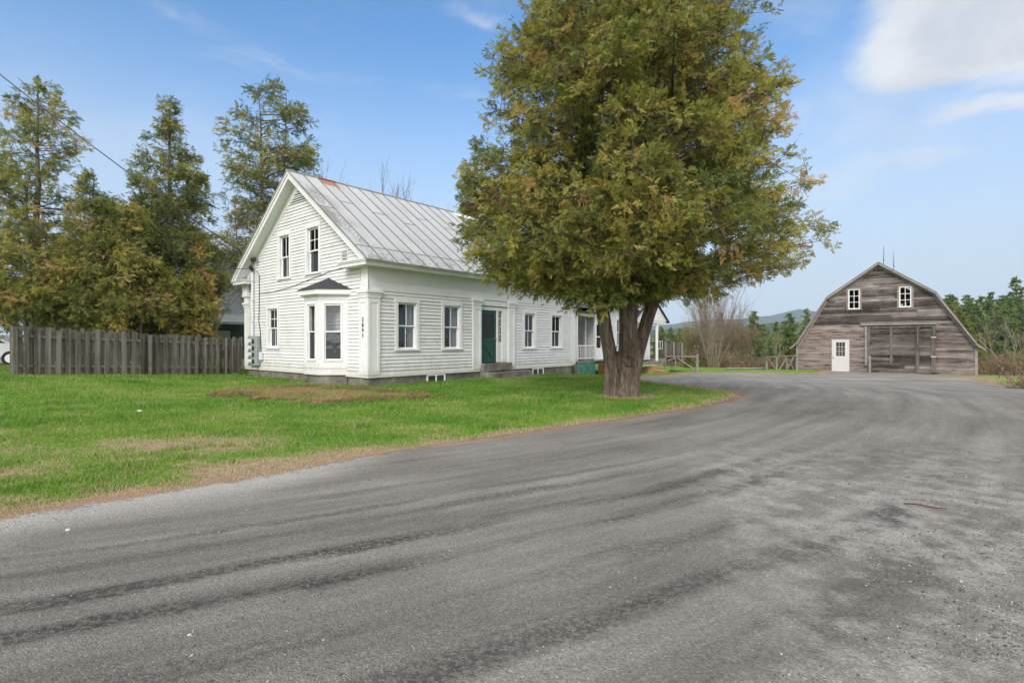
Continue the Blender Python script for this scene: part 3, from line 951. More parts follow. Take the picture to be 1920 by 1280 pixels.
# frieze, cornice, rake boards
fz = MB(Tside)
fz.box(.40, LEN, .0, .035, 3.21, 3.53); fz.box(.40, LEN, .0, .02, 3.545, 3.98); fz.box(.40, LEN, .0, .05, 3.525, 3.545)
fz.box(-.05, .40, .0, .045, 3.21, 3.53); fz.box(-.03, .40, .0, .03, 3.53, 3.98)
fz.T = Tgab
fz.box(-.045, .42, .0, .045, 3.211, 3.53); fz.box(-.03, .40, .0, .03, 3.531, 3.98)
fz.build('frieze', M['white_trim'], house)
cn = MB()
cn.box(-.40, LEN+.35, -.42, -.0, 3.98, 4.09); cn.box(-.43, LEN+.35, -.47, -.0, 4.09, 4.135); cn.box(-.46, LEN+.35, -.51, .0, 4.135, 4.165)
cn.box(-.40, -.0, .0, 1.12, 3.981, 4.09); cn.box(-.43, -.0, .0, 1.15, 4.091, 4.135); cn.box(-.46, .0, .0, 1.17, 4.136, 4.165)
cn.box(-.40, .0, W-.75, W+.42, 3.98, 4.09); cn.box(-.43, .0, W-.78, W+.47, 4.091, 4.135); cn.box(-.46, .0, W-.80, W+.51, 4.136, 4.165)
cn.box(.0, LEN+.35, W, W+.47, 3.98, 4.13)
cn.build('cornice', M['white_trim'], house)
rk = MB()
for s in (1, -1):
    yy = lambda v: v if s == 1 else W-v
    zr = lambda v: EZ+(v+.5)*SL
    def strip(x0, x1, d0, d1, v0=-.48, v1=MID):
        rk.prism([(x0, yy(v0), zr(v0)-d0), (x0, yy(v1), zr(v1)-d0), (x0, yy(v1), zr(v1)-d1), (x0, yy(v0), zr(v0)-d1)], (x1-x0, 0, 0))
    strip(-.46, -.40, .035, .13); strip(-.42, -.36, .13, .30, -.30)
    strip(-.36, .0, .22, .26, -.10)                # soffit boards
    strip(-.035, .0, .26, .58, .12)                # frieze under the soffit
rk.build('rake_board', M['white_trim'], house)

# roof
rf = MB(); sm_ = MB()
for s in (1, -1):
    yy = lambda v: v if s == 1 else W-v
    zr = lambda v: EZ+(v+.5)*SL
    X0, X1 = -.49, LEN+.4
    rf.prism([(X0, yy(-.54), zr(-.54)), (X0, yy(MID), zr(MID)), (X0, yy(MID), zr(MID)-.03), (X0, yy(-.54), zr(-.54)-.03)], (X1-X0, 0, 0))
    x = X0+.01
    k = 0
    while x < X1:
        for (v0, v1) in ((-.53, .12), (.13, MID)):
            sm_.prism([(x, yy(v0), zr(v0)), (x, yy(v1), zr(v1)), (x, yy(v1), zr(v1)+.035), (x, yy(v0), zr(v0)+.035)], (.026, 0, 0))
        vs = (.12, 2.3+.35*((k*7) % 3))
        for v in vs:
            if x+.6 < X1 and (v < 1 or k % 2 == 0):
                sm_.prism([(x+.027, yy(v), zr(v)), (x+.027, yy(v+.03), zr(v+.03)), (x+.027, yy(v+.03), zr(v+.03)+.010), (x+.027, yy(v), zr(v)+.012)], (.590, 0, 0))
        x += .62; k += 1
rf.box(-.49, LEN+.4, MID-.05, MID+.05, RZ-.005, RZ+.03)
roof = rf.build('roof', M['metal_roof'], house)
sm_.build('standing_seam', flat_mat('shaded_dirty_seam', (.20, .195, .185), .7, .3, var=.6, scale=2), roof)['kind'] = 'stuff'  # darker grey paints in the shade on the seam sides, with their dirt
ch = MB()
ch.box(9.0, 9.7, MID-.3, MID+.35, 7.3, 8.52); ch.box(8.96, 9.74, MID-.34, MID+.39, 8.52, 8.62)
ch.build('chimney', M['brick_red'], roof)
dm = MB()
dm.prism([(8.1, MID-.1, 7.96), (8.1, 1.9, 7.0), (8.1, 1.9, 6.94), (8.1, MID-.1, 7.85)], (3.6, 0, 0))
dm.box(8.25, 11.55, 2.05, 2.1, 5.9, 6.98)
dm.prism([(8.25, 2.1, 5.9), (8.25, 2.1, 6.98), (8.25, MID-.2, 7.8)], (.04, 0, 0))
dm.build('dormer', M['white_trim'], roof)

# louvre vents on the gable
def louvre(pts_fn, name='louvre_vent'):
    pass


lv = MB(Tgab)
for k in range(7):
    z = 4.27+k*.055
    lv.box(1.17, 1.52, .02, .05, z, z+.02)
lv.box(1.13, 1.17, .0, .055, 4.24, 4.66); lv.box(1.52, 1.56, .0, .055, 4.24, 4.66); lv.box(1.17, 1.52, .0, .055, 4.24, 4.265); lv.box(1.17, 1.52, .0, .055, 4.64, 4.66)
l0 = lv.build('louvre_vent', M['white_trim'], house)
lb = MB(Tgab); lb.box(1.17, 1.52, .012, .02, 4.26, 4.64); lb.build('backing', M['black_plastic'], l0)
lv = MB(Tgab); zt = 7.36
for k in range(6):
    z = 6.86+k*.085
    hw = (zt-z)/SL*1.0
    if hw > .05: lv.box(MID-hw, MID+hw, .02, .055, z, z+.03)
l1 = lv.build('louvre_vent', M['white_trim'], house)
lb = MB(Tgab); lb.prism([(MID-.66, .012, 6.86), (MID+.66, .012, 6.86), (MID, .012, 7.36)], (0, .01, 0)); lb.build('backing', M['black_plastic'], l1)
lv = MB(Tgab)
for k in range(5): lv.box(7.98, 8.22, .02, .05, 4.12+k*.06, 4.145+k*.06)
lv.box(7.95, 8.25, .0, .03, 4.08, 4.42)
lv.build('louvre_vent', M['white_trim'], house)

# bay window
BD = .68
BA = [(1.20, 0), (1.90, BD), (2.88, BD), (3.58, 0)]      # plan (v, out)
bay = MB(Tgab)
bay.prism([(v, o, .35) for v, o in BA], (0, 0, .22))
bay.prism([(v, o*1.045 if o else 0, .345) for v, o in [(1.16, 0), (1.885, BD), (2.895, BD), (3.62, 0)]], (0, 0, .06))
bay_o = bay.build('bay_window', M['white_trim'], house)
bf = MB(Tgab); bf.prism([(1.26, 0, -.6), (1.93, BD-.05, -.6), (2.85, BD-.05, -.6), (3.52, 0, -.6)], (0, 0, .95)); bf.build('foundation', M['concrete'], bay_o)


def face_T(p, q):
    (v0, o0), (v1, o1) = p, q
    L = math.hypot(v1-v0, o1-o0); dv, do = (v1-v0)/L, (o1-o0)/L
    nv, no = -do, dv            # outward (towards +o)
    if no < 0: nv, no = -nv, -no
    return (lambda a, o, z: Tgab(v0+dv*a+nv*o, o0+do*a+no*o, z)), L


def bay_face(p, q, w0, w1, parent, cur=None):
    T, L = face_T(p, q)
    b = MB(T); th = .06
    b.box(0, w0, -th, 0, .57, 3.12); b.box(w1, L, -th, 0, .57, 3.12); b.box(w0, w1, -th, 0, .57, .86); b.box(w0, w1, -th, 0, 2.78, 3.12)
    b.box(0.0, L, .0, .02, .575, .80); b.box(0, L, .0, .022, 2.95, 3.12); b.box(.0, .055, .0, .015, .8, 2.95); b.box(L-.055, L, .0, .015, .8, 2.95)
    b.box(w0-.05, w1+.05, .0, .05, .82, .86)
    b.box(w0-.04, w0, .0, .022, .86, 2.80); b.box(w1, w1+.04, .0, .022, .86, 2.80); b.box(w0-.04, w1+.04, .0, .025, 2.80, 2.84)
    b.build('bay_panel', M['white_trim'], parent)
    s = MB(T); t = .035; mz = 1.84
    for k0, k1, o in ((mz-.015, 2.78, -.015), (.86, mz+.015, -.035)):
        s.box(w0, w0+t, o-.03, o, k0, k1); s.box(w1-t, w1, o-.03, o, k0, k1); s.box(w0+t, w1-t, o-.03, o, k0, k0+t); s.box(w0+t, w1-t, o-.03, o, k1-t, k1)
    s.build('sash', M['vinyl'], parent)
    g = MB(T)
    g.poly([(w0+t, -.03, mz), (w1-t, -.03, mz), (w1-t, -.03, 2.75), (w0+t, -.03, 2.75)]); g.poly([(w0+t, -.05, .89), (w1-t, -.05, .89), (w1-t, -.05, mz), (w0+t, -.05, mz)])
    g.build('pane', M['glass'], parent)
    g = MB(T); g.box(w0+.02, w1-.02, -.075, -.07, .87, mz); g.build('insect_screen', M['screen'], parent)
    if cur:
        g = MB(T)
        for i in range(8):
            x0 = w0+(w1-w0)*(cur[0]+(cur[1]-cur[0])*i/8); x1 = w0+(w1-w0)*(cur[0]+(cur[1]-cur[0])*(i+1)/8)
            g.poly([(x0, -.12+.015*(i % 2), .87), (x1, -.12+.015*((i+1) % 2), .87), (x1, -.12+.015*((i+1) % 2), 2.78), (x0, -.12+.015*(i % 2), 2.78)])
        g.build('curtain', M['curtain'], parent)


bay_face(BA[0], BA[1], .22, .80, bay_o)
bay_face(BA[1], BA[2], .26, .76, bay_o, (.0, .35))
bay_face(BA[3], BA[2], .22, .80, bay_o)
cr = MB(Tgab)
EV = [(.98, 0), (1.80, BD+.20), (2.98, BD+.20), (3.80, 0)]
cr.prism([(v, o, 3.12) for v, o in EV], (0, 0, .17))
cr.prism([(v, o*.95, 3.08) for v, o in [(1.06, 0), (1.84, BD+.11), (2.94, BD+.11), (3.72, 0)]], (0, 0, .041))
cr.build('cornice', M['white_trim'], bay_o)
br = MB(Tgab)
E2 = [(.93, 0, 3.295), (1.78, BD+.25, 3.295), (3.0, BD+.25, 3.295), (3.85, 0, 3.295)]
AP = (2.39, .12, 3.74); AP2 = (2.39, 0, 3.78)
for i in range(3): br.poly([E2[i], E2[i+1], AP])
br.poly([E2[0], AP, AP2]); br.poly([E2[3], AP2, AP]); br.poly(E2[::-1])
br.build('roof', M['shingle_dark'], bay_o)

# front door, side light and concrete stoop
dr = MB(Tside)
dr.box(5.34, 7.06, -.50, -.48, .60, 3.2)                                    # back of the recess
dr.box(5.34, 7.06, -.50, .0, 2.98, 3.21); dr.box(5.34, 5.36, -.50, -.0, .6, 2.98); dr.box(7.04, 7.06, -.50, .0, .6, 2.98)
dr.box(5.36, 5.45, -.48, -.06, .62, 2.95); dr.box(6.40, 6.47, -.48, -.03, .62, 2.95); dr.box(6.74, 7.04, -.48, -.06, .62, 2.95)
dr.box(6.47, 6.74, -.48, -.08, .62, 1.45); dr.box(5.45, 6.74, -.48, -.05, 2.80, 2.95)
for k in range(4): dr.box(6.76, 7.02, -.06, -.045, .72+k*.55, 1.18+k*.55)
porch_frame = dr.build('door_surround', M['white_trim'], house)
d = MB(Tside)
d.box(5.45, 6.39, -.14, -.09, .64, .74); d.box(5.45, 5.56, -.14, -.09, .74, 2.78); d.box(6.28, 6.39, -.14, -.09, .74, 2.78); d.box(5.56, 6.28, -.14, -.09, 2.66, 2.78); d.box(5.56, 6.28, -.14, -.09, 1.48, 1.62)
d.box(5.56, 6.28, -.135, -.11, .74, 1.48)
d.bar((5.57, .092+.0-.18, .76), (6.27, -.088, 1.46), .05, .03, (0, 1, 0)); d.bar((5.57, -.088, 1.46), (6.27, -.088, .76), .05, .03, (0, 1, 0))
dob = d.build('door', M['door_green'], house)
g = MB(Tside); g.box(5.56, 6.28, -.125, -.12, 1.62, 2.66); g.build('insect_screen', M['black_plastic'], dob)
g = MB(Tside); g.bar((6.34, -.09, 1.62), (6.34, -.04, 1.62), .03); g.bar((6.34, -.045, 1.62), (6.26, -.045, 1.62), .02); g.build('handle', M['grey_metal'], dob)
sd = MB(Tside)
sd.box(6.47, 6.74, -.13, -.125, 1.47, 2.78)
sdo = sd.build('side_light', M['glass'], house)
sd = MB(Tside)
for k in range(5): sd.box(6.47, 6.74, -.122, -.10, 1.45+k*.33, 1.475+k*.33)
sd.box(6.595, 6.615, -.121, -.101, 1.46, 2.79)
sd.build('muntin', M['white_trim'], sdo)
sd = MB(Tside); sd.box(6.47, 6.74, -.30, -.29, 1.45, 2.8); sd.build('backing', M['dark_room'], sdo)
stp = MB(Tside)
stp.box(5.30, 7.10, -.02, .22, .27, .60)
stp.box(5.30, 8.0, .221, .62, -.5, .24); stp.box(5.30, 5.75, .0, .22, -.5, .268)
stp.box(6.0, 8.35, .621, .98, -.5, .03)
stp.build('stoop', M['concrete'], house, bevel=.025)

# electric meter bank, conduit and cables on the gable
mp = MB(Tgab)
mp.box(7.78, 8.62, .03, .20, .47, 1.74)
mpo = mp.build('meter_panel', M['grey_metal'], house, bevel=.02)
for k in range(4):
    z = 1.50-k*.285
    mm = MB(lambda a, b, c: Tgab(a, b, c))
    n = 14
    ring = [(8.36+.095*math.cos(2*math.pi*i/n), .20, z+.095*math.sin(2*math.pi*i/n)) for i in range(n)]
    mm.prism(ring, (0, .10, 0))
    mm.build('meter', M['glass'] if False else M['pvc'], mpo)
    mm = MB(Tgab); mm.box(7.98, 8.16, .201, .22, z-.09, z+.09); mm.build('breaker_cover', M['black_plastic'], mpo)
cb = MB(Tgab); cb.box(7.50, 7.72, .03, .13, .72, 1.05); cb.build('junction_box', M['pvc'], house, bevel=.02)
ms = MB(Tgab)
ms.tube([(8.38, .09, 1.74), (8.38, .09, 4.55)], .05, 10)
for z in (2.35, 3.25, 4.1): ms.box(8.31, 8.45, .02, .15, z, z+.03)
ms.build('conduit', M['pvc'], house)
wh = MB(Tgab)
wh.tube([(8.38, .09, 4.55), (8.36, .20, 4.72), (8.30, .24, 4.62)], [.06, .075, .05], 8)
for k, (a, b) in enumerate(((8.22, .16), (7.96, .2))):
    wh.lathe((a, b, 4.98), [(.03, -.09), (.075, -.05), (.075, .05), (.03, .09)], 10) if False else wh.tube([(a, b, 4.90), (a, b, 4.94), (a, b, 5.04), (a, b, 5.08)], [.04, .08, .08, .04], 8)
wh.tube([(8.22, .16, 5.0), (8.27, .2, 4.8), (8.15, .22, 4.55), (8.3, .22, 4.62)], .012, 5)
wh.tube([(7.96, .2, 5.0), (8.1, .22, 4.7), (7.98, .2, 4.5), (8.2, .2, 4.45), (8.34, .2, 4.62)], .012, 5)
wh.tube([(8.1, .03, 4.5), (7.86, .04, 4.3), (7.85, .04, 3.2), (7.9, .04, 2.4), (7.75, .05, 1.9), (7.66, .05, 1.05)], .016, 5)
wh.tube([(7.84, .04, 3.55), (6.9, .045, 3.52), (5.2, .04, 3.62), (3.4, .04, 3.86), (2.2, .04, 4.02), (1.5, .04, 4.05), (1.2, .04, 4.12)], .010, 5)
wh.tube([(7.6, .06, .72), (7.65, .10, .5), (7.8, .14, .4), (7.85, .1, .2), (7.7, .08, .0)], .012, 5)
wh.build('service_cable', M['wire'], house)

# ell behind the tree: recessed porch, kitchen wing and little gabled entry
el = MB(Tell)
lap(el, 12.2, 14.02, .5, 3.1)
el.T = Tside
lap(el, 14.0, 20.6, .38, 3.25, [(14.12, 14.95, .55, 2.62), (16.3, 17.3, 1.2, 2.9)])
el.T = lambda a, o, z: (14.0-o, a, z)
lap(el, .0, 1.8, .5, 3.1)
el.T = None
el.box(20.58, 20.6, .0, 6.4, .3, 3.5); el.box(12.2, 20.6, 6.4, 6.42, .3, 3.5)
el.T = lambda a, o, z: (20.6+o, a, z)
lap(el, .0, 6.4, .38, 3.4)
el.build('wall', M['white_siding'], house)
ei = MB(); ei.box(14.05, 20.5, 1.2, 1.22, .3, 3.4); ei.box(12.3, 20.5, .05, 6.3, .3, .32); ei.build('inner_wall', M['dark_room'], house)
window(Tside, 16.3, 17.3, 1.2, 2.9, house, screen=True)
dd_ = MB(Tside)
dd_.box(14.12, 14.20, -.05, .04, .55, 2.62); dd_.box(14.87, 14.95, -.05, .04, .55, 2.62); dd_.box(14.20, 14.87, -.05, .04, 2.5, 2.62)
dd_.box(14.20, 14.30, -.05, .0, .55, 2.5); dd_.box(14.77, 14.87, -.05, .0, .55, 2.5); dd_.box(14.30, 14.77, -.05, .0, .55, 1.15); dd_.box(14.30, 14.77, -.05, .0, 1.72, 1.78); dd_.box(14.30, 14.77, -.05, .0, 2.4, 2.5)
ddo = dd_.build('door', M['vinyl'], house)
g = MB(Tside); g.poly([(14.3, -.03, 1.15), (14.77, -.03, 1.15), (14.77, -.03, 2.4), (14.3, -.03, 2.4)]); g.build('pane', M['glass'], ddo)
er = MB()
for s in (1, -1):
    yy = lambda v: v if s == 1 else 6.4-v
    er.prism([(12.61, yy(-.35), 3.55), (12.61, yy(3.2), 5.75), (12.61, yy(3.2), 5.69), (12.61, yy(-.35), 3.49)], (8.2, 0, 0))
er.build('roof', M['metal_roof'], house)
eg = MB(); eg.box(12.6, 20.8, -.3, .0, 3.36, 3.50); eg.box(12.2, 20.6, -.03, .0, 3.25, 3.40); eg.build('cornice', M['white_trim'], house)
pr = MB(Tside)
pr.prism([(12.22, .35, 3.02), (12.22, -1.7, 3.36), (12.22, -1.7, 3.30), (12.22, .35, 2.96)], (1.95, 0, 0))
pr.build('porch_roof', M['shingle_dark'], house)
pf = MB(Tside)
pf.box(12.22, 14.1, -1.8, .16, .44, .52); pf.box(14.1, 17.5, .0, .9, .44, .52)
pf.build('porch_floor', M['grey_timber'], house)
po = MB(Tside)
po.box(12.24, 12.33, .02, .12, .52, 2.86); po.box(13.90, 14.0, .04, .14, .40, 2.86); po.box(12.24, 14.1, .02, .13, 2.80, 2.96); po.box(13.60, 13.66, -.3, -.24, .52, 2.8)
po.build('porch_frame', M['white_trim'], house)
ra = MB(Tside)
ra.box(12.33, 13.90, .05, .11, 1.25, 1.31); ra.box(12.33, 13.90, .05, .11, .60, .66)
for k in range(8):
    x = 12.33+1.57*(k+.5)/8; ra.box(x-.018, x+.018, .062, .098, .66, 1.25)
ra.build('railing', M['white_trim'], house)
ra = MB(Tside)
ra.bar((14.05, .9, 1.28), (15.6, .9, 1.28), .03)
for k in range(5): ra.bar((14.1+k*.36, .9, .52), (14.1+k*.36, .9, 1.28), .02)
ra.build('railing', M['dark_metal'], house)
sk = MB(Tside); sk.box(12.24, 13.95, .10, .14, -.6, .44); sk.build('porch_skirt', M['green_shingle'], house)
ps = MB(Tside)
for k in range(4): ps.box(12.02, 12.20, .04, .16, -.45+k*.2, -.27+k*.2)
ps.build('porch_pier', M['concrete'], house)
bx = MB(Tside)
bx.box(14.05, 15.9, .25, .85, -.6, .40); bx.box(14.7, 15.9, .851, 1.2, -.6, .12); bx.build('side_steps', M['brown_wood'], house)
# gabled entry
pg = MB(Tside)
pg.prism([(18.0, .30, 2.78), (20.25, .30, 4.30), (22.5, .30, 2.78)], (0, -.06, 0))
pg.box(18.2, 22.3, .0, .28, 2.64, 2.77); pg.box(22.2, 22.3, -1.0, .0, 2.64, 2.77)
pgo = pg.build('entry_gable', M['white_trim'], house)
pr = MB(Tside)
for s in (1, -1):
    xx = lambda a: a if s == 1 else 40.5-a
    pr.prism([(xx(17.9), .42, 2.76), (xx(20.25), .42, 4.36), (xx(20.25), .42, 4.29), (xx(17.9), .42, 2.68)], (0, -3.2, 0))
pr.build('roof', M['shingle_dark'], pgo)
pp = MB(Tside); pp.box(21.12, 21.24, .14, .26, .28, 2.64); pp.build('porch_post', M['vinyl'], house)
pp = MB(Tside); pp.box(22.15, 22.25, -1.0, -.9, .28, 2.64); pp.build('porch_post', M['vinyl'], house)
pp = MB(Tside); pp.box(18.2, 22.4, -2.2, .35, .10, .28); pp.build('porch_floor', M['grey_timber'], house)

# ------------------------------------------------------------------ barn
BANG = math.radians(-40)
barn = empty('barn', (23.12, 33.64, -0.47), BANG, 'weathered grey gambrel barn with sliding door and small white door', 'barn')
barn.scale = (.953, 1, 1)
Tb = lambda a, o, z: (a, -o, z)
GO = [(-4.86, 1.72), (-2.88, 4.74), (0, 6.72), (2.88, 4.74), (4.86, 1.72)]


def barn_clip(z, a0, a1):
    if z < 1.72: w = 4.86
    elif z < 4.74: w = np.interp(z, [1.72, 4.74], [4.86, 2.88])
    else: w = np.interp(z, [4.74, 6.72], [2.88, 0])
    return max(a0, -w), min(a1, w)


bw = [(-1.77, -1.02, 4.06, 5.34), (1.04, 1.77, 4.08, 5.34)]
wb = MB(Tb)
lap(wb, -4.86, 4.86, -.02, 6.70, [(b[0]+.05, b[1]-.05, b[2]+.05, b[3]-.05) for b in bw], exp=.145, lip=.018, clip=barn_clip, jit=.006, groove=.01, deep=.015)
wb.T = None
wb.prism([(-4.86, 13.9, 0)]+[(x, 13.9, z) for x, z in GO]+[(4.86, 13.9, 0)], (0, .05, 0))
wb.box(-4.86, -4.83, .02, 13.9, -.3, 1.72); wb.box(4.83, 4.86, .02, 13.9, -.6, 1.72)
wb.build('wall', M['barn_board'], barn)
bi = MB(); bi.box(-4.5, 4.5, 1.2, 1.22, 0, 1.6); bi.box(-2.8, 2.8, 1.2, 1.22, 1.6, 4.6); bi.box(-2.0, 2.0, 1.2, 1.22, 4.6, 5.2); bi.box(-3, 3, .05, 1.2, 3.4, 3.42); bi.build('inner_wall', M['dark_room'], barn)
bf_ = MB(Tb); bf_.box(-4.8, 4.8, -.3, -.01, -.6, -.02); bf_.build('foundation', M['concrete'], barn)
RO = [(-5.30, 1.50), (-4.92, 1.80), (-2.98, 4.86), (0, 6.90), (2.98, 4.86), (4.92, 1.80), (5.30, 1.50)]
br_ = MB()
up = .06
top = [(x, -.32, z+up) for x, z in RO]; bot = [(x, -.32, z) for x, z in RO]
for i in range(len(RO)-1):
    br_.prism([top[i], top[i+1], bot[i+1], bot[i]], (0, 14.6, 0))
br_.build('roof', M['barn_roof'], barn)
bk = MB(Tb)
for i in range(len(GO)-1):
    (x0, z0), (x1, z1) = RO[i+1], RO[i+2]
    d = .235 if i in (0, 3) else .20
    dx, dz = (x1-x0), (z1-z0); L = math.hypot(dx, dz); nx, nz = dz/L, -dx/L
    bk.prism([(x0, .015, z0), (x1, .015, z1), (x1*.985 if abs(x1) > 1 else x1, .015, z1-d*1.05), (x0+nx*d, .015, z0+nz*d-.04)], (0, .035, 0))
    bk.prism([(x0, .30, z0), (x1, .30, z1), (x1, .30, z1-.11), (x0+nx*.09, .30, z0+nz*.09-.02)], (0, .025, 0))
for s in (-1, 1):
    bk.prism([(s*4.92, .30, 1.80), (s*5.30, .30, 1.50), (s*5.30, .30, 1.42), (s*4.92, .30, 1.68)], (0, .025, 0))
    bk.box(s*4.86-.07, s*4.86+.07, .016, .05, -.3, 1.70)
bk.build('rake_board', M['barn_trim'], barn)
for (a0, a1, z0, z1) in bw:
    c = MB(Tb); t = .10
    c.box(a0-.06, a0+.05, .01, .05, z0, z1); c.box(a1-.05, a1+.06, .01, .05, z0, z1); c.box(a0-.06, a1+.06, .01, .055, z1, z1+.10); c.box(a0-.08, a1+.08, .01, .075, z0-.06, z0)
    wo_ = c.build('window', M['barn_trim'], barn)
    s = MB(Tb); a0i, a1i = a0+.05, a1-.05
    s.box(a0i, a0i+.055, -.02, .03, z0, z1); s.box(a1i-.055, a1i, -.02, .03, z0, z1); s.box(a0i+.055, a1i-.055, -.02, .03, z0, z0+.055); s.box(a0i+.055, a1i-.055, -.02, .03, z1-.055, z1)
    m_ = (a0i+a1i)/2; s.box(m_-.015, m_+.015, -.015, .02, z0+.055, z1-.055)
    for k in (1, 2):
        z = z0+.055+(z1-z0-.11)*k/3; s.box(a0i+.055, a1i-.055, -.014, .018, z-.014, z+.014)
    s.build('sash', M['vinyl'], wo_)
    g = MB(Tb); g.poly([(a0i+.05, 0, z0+.05), (a1i-.05, 0, z0+.05), (a1i-.05, 0, z1-.05), (a0i+.05, 0, z1-.05)]); g.build('pane', M['glass'], wo_)
    if a0 > 0:
        g = MB(Tb); g.box(a0i+.06, a0i+.19, -.12, -.06, z0+.06, z0+.2); g.box(a0i+.3, a0i+.36, -.12, -.06, z0+.06, z0+.28); g.build('window_clutter', M['pvc'], wo_)
# white walk-in door
Td = lambda a, o, z: (a-.10, -o, z)
c = MB(Td)
c.box(-2.66, -2.59, .01, .05, .02, 2.10); c.box(-1.57, -1.50, .01, .05, .02, 2.10); c.box(-2.66, -1.50, .01, .055, 2.10, 2.17)
fr = c.build('door_casing', M['barn_trim'], barn)
c = MB(Td)
c.box(-2.59, -2.34, .015, .045, .02, 2.09); c.box(-1.82, -1.57, .015, .045, .02, 2.09); c.box(-2.34, -1.82, .015, .045, .02, 1.02); c.box(-2.34, -1.82, .015, .045, 1.92, 2.09)
for (x0, x1) in ((-2.36, -2.12), (-2.04, -1.80)):
    c.box(x0, x1, .045, .055, .22, .26); c.box(x0, x1, .045, .055, .84, .88); c.box(x0, x0+.04, .045, .055, .26, .84); c.box(x1-.04, x1, .045, .055, .26, .84)
for k in (1, 2):
    x = -2.34+.52*k/3; c.box(x-.011, x+.011, .02, .042, 1.02, 1.92); z = 1.02+.9*k/3; c.box(-2.34, -1.82, .021, .041, z-.011, z+.011)
bd_ = c.build('door', flat_mat('chalky_door', (.60, .59, .57), .6, .3, var=.25, scale=3), barn)
g = MB(Td); g.box(-2.34, -1.82, .016, .019, 1.02, 1.92); g.build('pane', M['black_plastic'], bd_)
g = MB(Td); g.tube([(-2.50, .045, .92), (-2.50, .09, .92), (-2.50, .12, .92)], [.02, .035, .03], 8); g.build('handle', M['dark_metal'], bd_)
g = MB(Td); g.box(-2.72, -1.50, .02, .16, -.04, .015); g.build('threshold', M['barn_trim'], barn)
# sliding door, its track and the right-hand leaf
c = MB(Tb)
c.box(-1.02, 2.98, .03, .17, 2.99, 3.17); c.box(-1.02, 2.98, .03, .22, 3.17, 3.20)
c.build('door_track', M['barn_trim'], barn)
c = MB(Tb)
lap_T = MB(lambda a, o, z: Tb(a, o+.045, z)); lap(lap_T, -.60, 1.98, .0, 2.93, exp=.16, lip=.016, jit=.007, groove=.01, deep=.01)
sdr = lap_T.build('sliding_door', M['barn_door'], barn)
c = MB(Tb)
c.box(-.62, -.47, .05, .09, .02, 2.93); c.box(.60, .73, .055, .085, .62, 2.93); c.box(1.92, 2.06, .05, .10, .02, 2.93); c.box(-.47, 1.92, .052, .08, 2.80, 2.93)
c.build('stile', M['barn_post'], sdr)
c = MB(lambda a, o, z: Tb(a, o+.09, z)); lap(c, 2.02, 2.95, .06, 2.93, exp=.17, lip=.016, jit=.008, groove=.01, deep=.01)
sd2 = c.build('sliding_door', M['barn_door'], barn)
c = MB(Tb)
c.box(1.98, 2.13, .095, .15, .05, 2.93); c.box(2.74, 2.96, .095, .15, .12, 2.93); c.box(2.13, 2.74, .095, .135, 2.84, 2.93); c.box(2.13, 2.74, .095, .13, .06, .14)
c.build('stile', M['barn_post'], sd2)
c = MB(Tb)
for z in (1.05, 2.2): c.box(2.70, 2.98, .15, .16, z, z+.04)
c.build('hinge', M['pvc'], sd2)
c = MB(Tb); c.box(-.78, -.64, .02, .10, .45, 2.93); c.box(-.55, -.42, .09, .13, .02, 1.05); c.build('door_post', M['barn_trim'], barn)
c = MB(Tb); c.box(2.70, 2.98, .0, .03, -.15, .12); c.box(-.80, -.45, .0, .03, -.12, .04); c.build('gap_shade', M['black_plastic'], barn)  # black blocks stand in for the shade in openings at the door feet
for (x, y, z0, z1) in ((.17, .9, 6.75, 8.1), (.60, 2.4, 6.5, 7.9)):
    c = MB(); c.tube([(x, y, z0), (x, y, (z0+z1)/2), (x, y, z1)], [.022, .02, .008], 6); c.lathe((x, y, z0+.45), [(.01, -.05), (.05, 0), (.01, .05)], 8)
    c.build('lightning_rod', M['dark_metal'], barn)

# ------------------------------------------------------------------ neighbour's house behind the trees
nb_x, nb_y = -21.2, 31.6
nbr = empty('neighbour_house', (nb_x, nb_y, 0), math.radians(34), 'grey shingled house with dark roof half hidden behind the cedars', 'house')
n_ = MB()
HW = 5.2
n_.prism([(-HW, 0, -.5), (HW, 0, -.5), (HW, 0, 5.6), (0.4, 0, 9.7), (-HW, 0, 5.6)], (0, 9, 0))
n_.build('wall', M['grey_shingle'], nbr)
n_ = MB()
n_.prism([(HW+.5, -.4, 5.25), (.4, -.4, 9.8), (.4, -.4, 9.62), (HW+.5, -.4, 5.07)], (0, 9.8, 0)); n_.prism([(-HW-.5, -.4, 5.25), (.4, -.4, 9.8), (.4, -.4, 9.62), (-HW-.5, -.4, 5.07)], (0, 9.8, 0))
n_.build('roof', M['redbrown'], nbr)
n_ = MB(); n_.prism([(-HW, -1.9, 2.55), (HW, -1.9, 2.55), (HW, -1.9, 2.68), (-HW, -1.9, 2.68)], (0, .1, 0))
n_.prism([(-HW, -1.9, 2.68), (-HW, 0, 3.25), (-HW, 0, 3.15), (-HW, -1.9, 2.6)], (2*HW, 0, 0)); n_.build('porch_roof', shingle_mat('grey_roof_shingle', (.24, .26, .26), (.30, .32, .32), .15, .3), nbr)
n_ = MB(); n_.box(-HW, HW, -.05, -.01, -.4, 2.6); n_.build('porch_wall', flat_mat('dark_slate', (.085, .095, .105), .8), nbr)
for (x, z0, z1) in ((2.3, 3.55, 5.3), (-1.2, 3.55, 5.3), (3.6, .8, 2.3), (-2.6, .8, 2.3)):
    w_ = MB(); w_.box(x-.55, x+.55, -.09, -.06, z0, z1); wo_ = w_.build('window', M['dark_metal'], nbr)
    w_ = MB(); w_.box(x-.42, x+.42, -.11, -.092, z0+.12, z1-.12); w_.build('pane', M['curtain'], wo_)

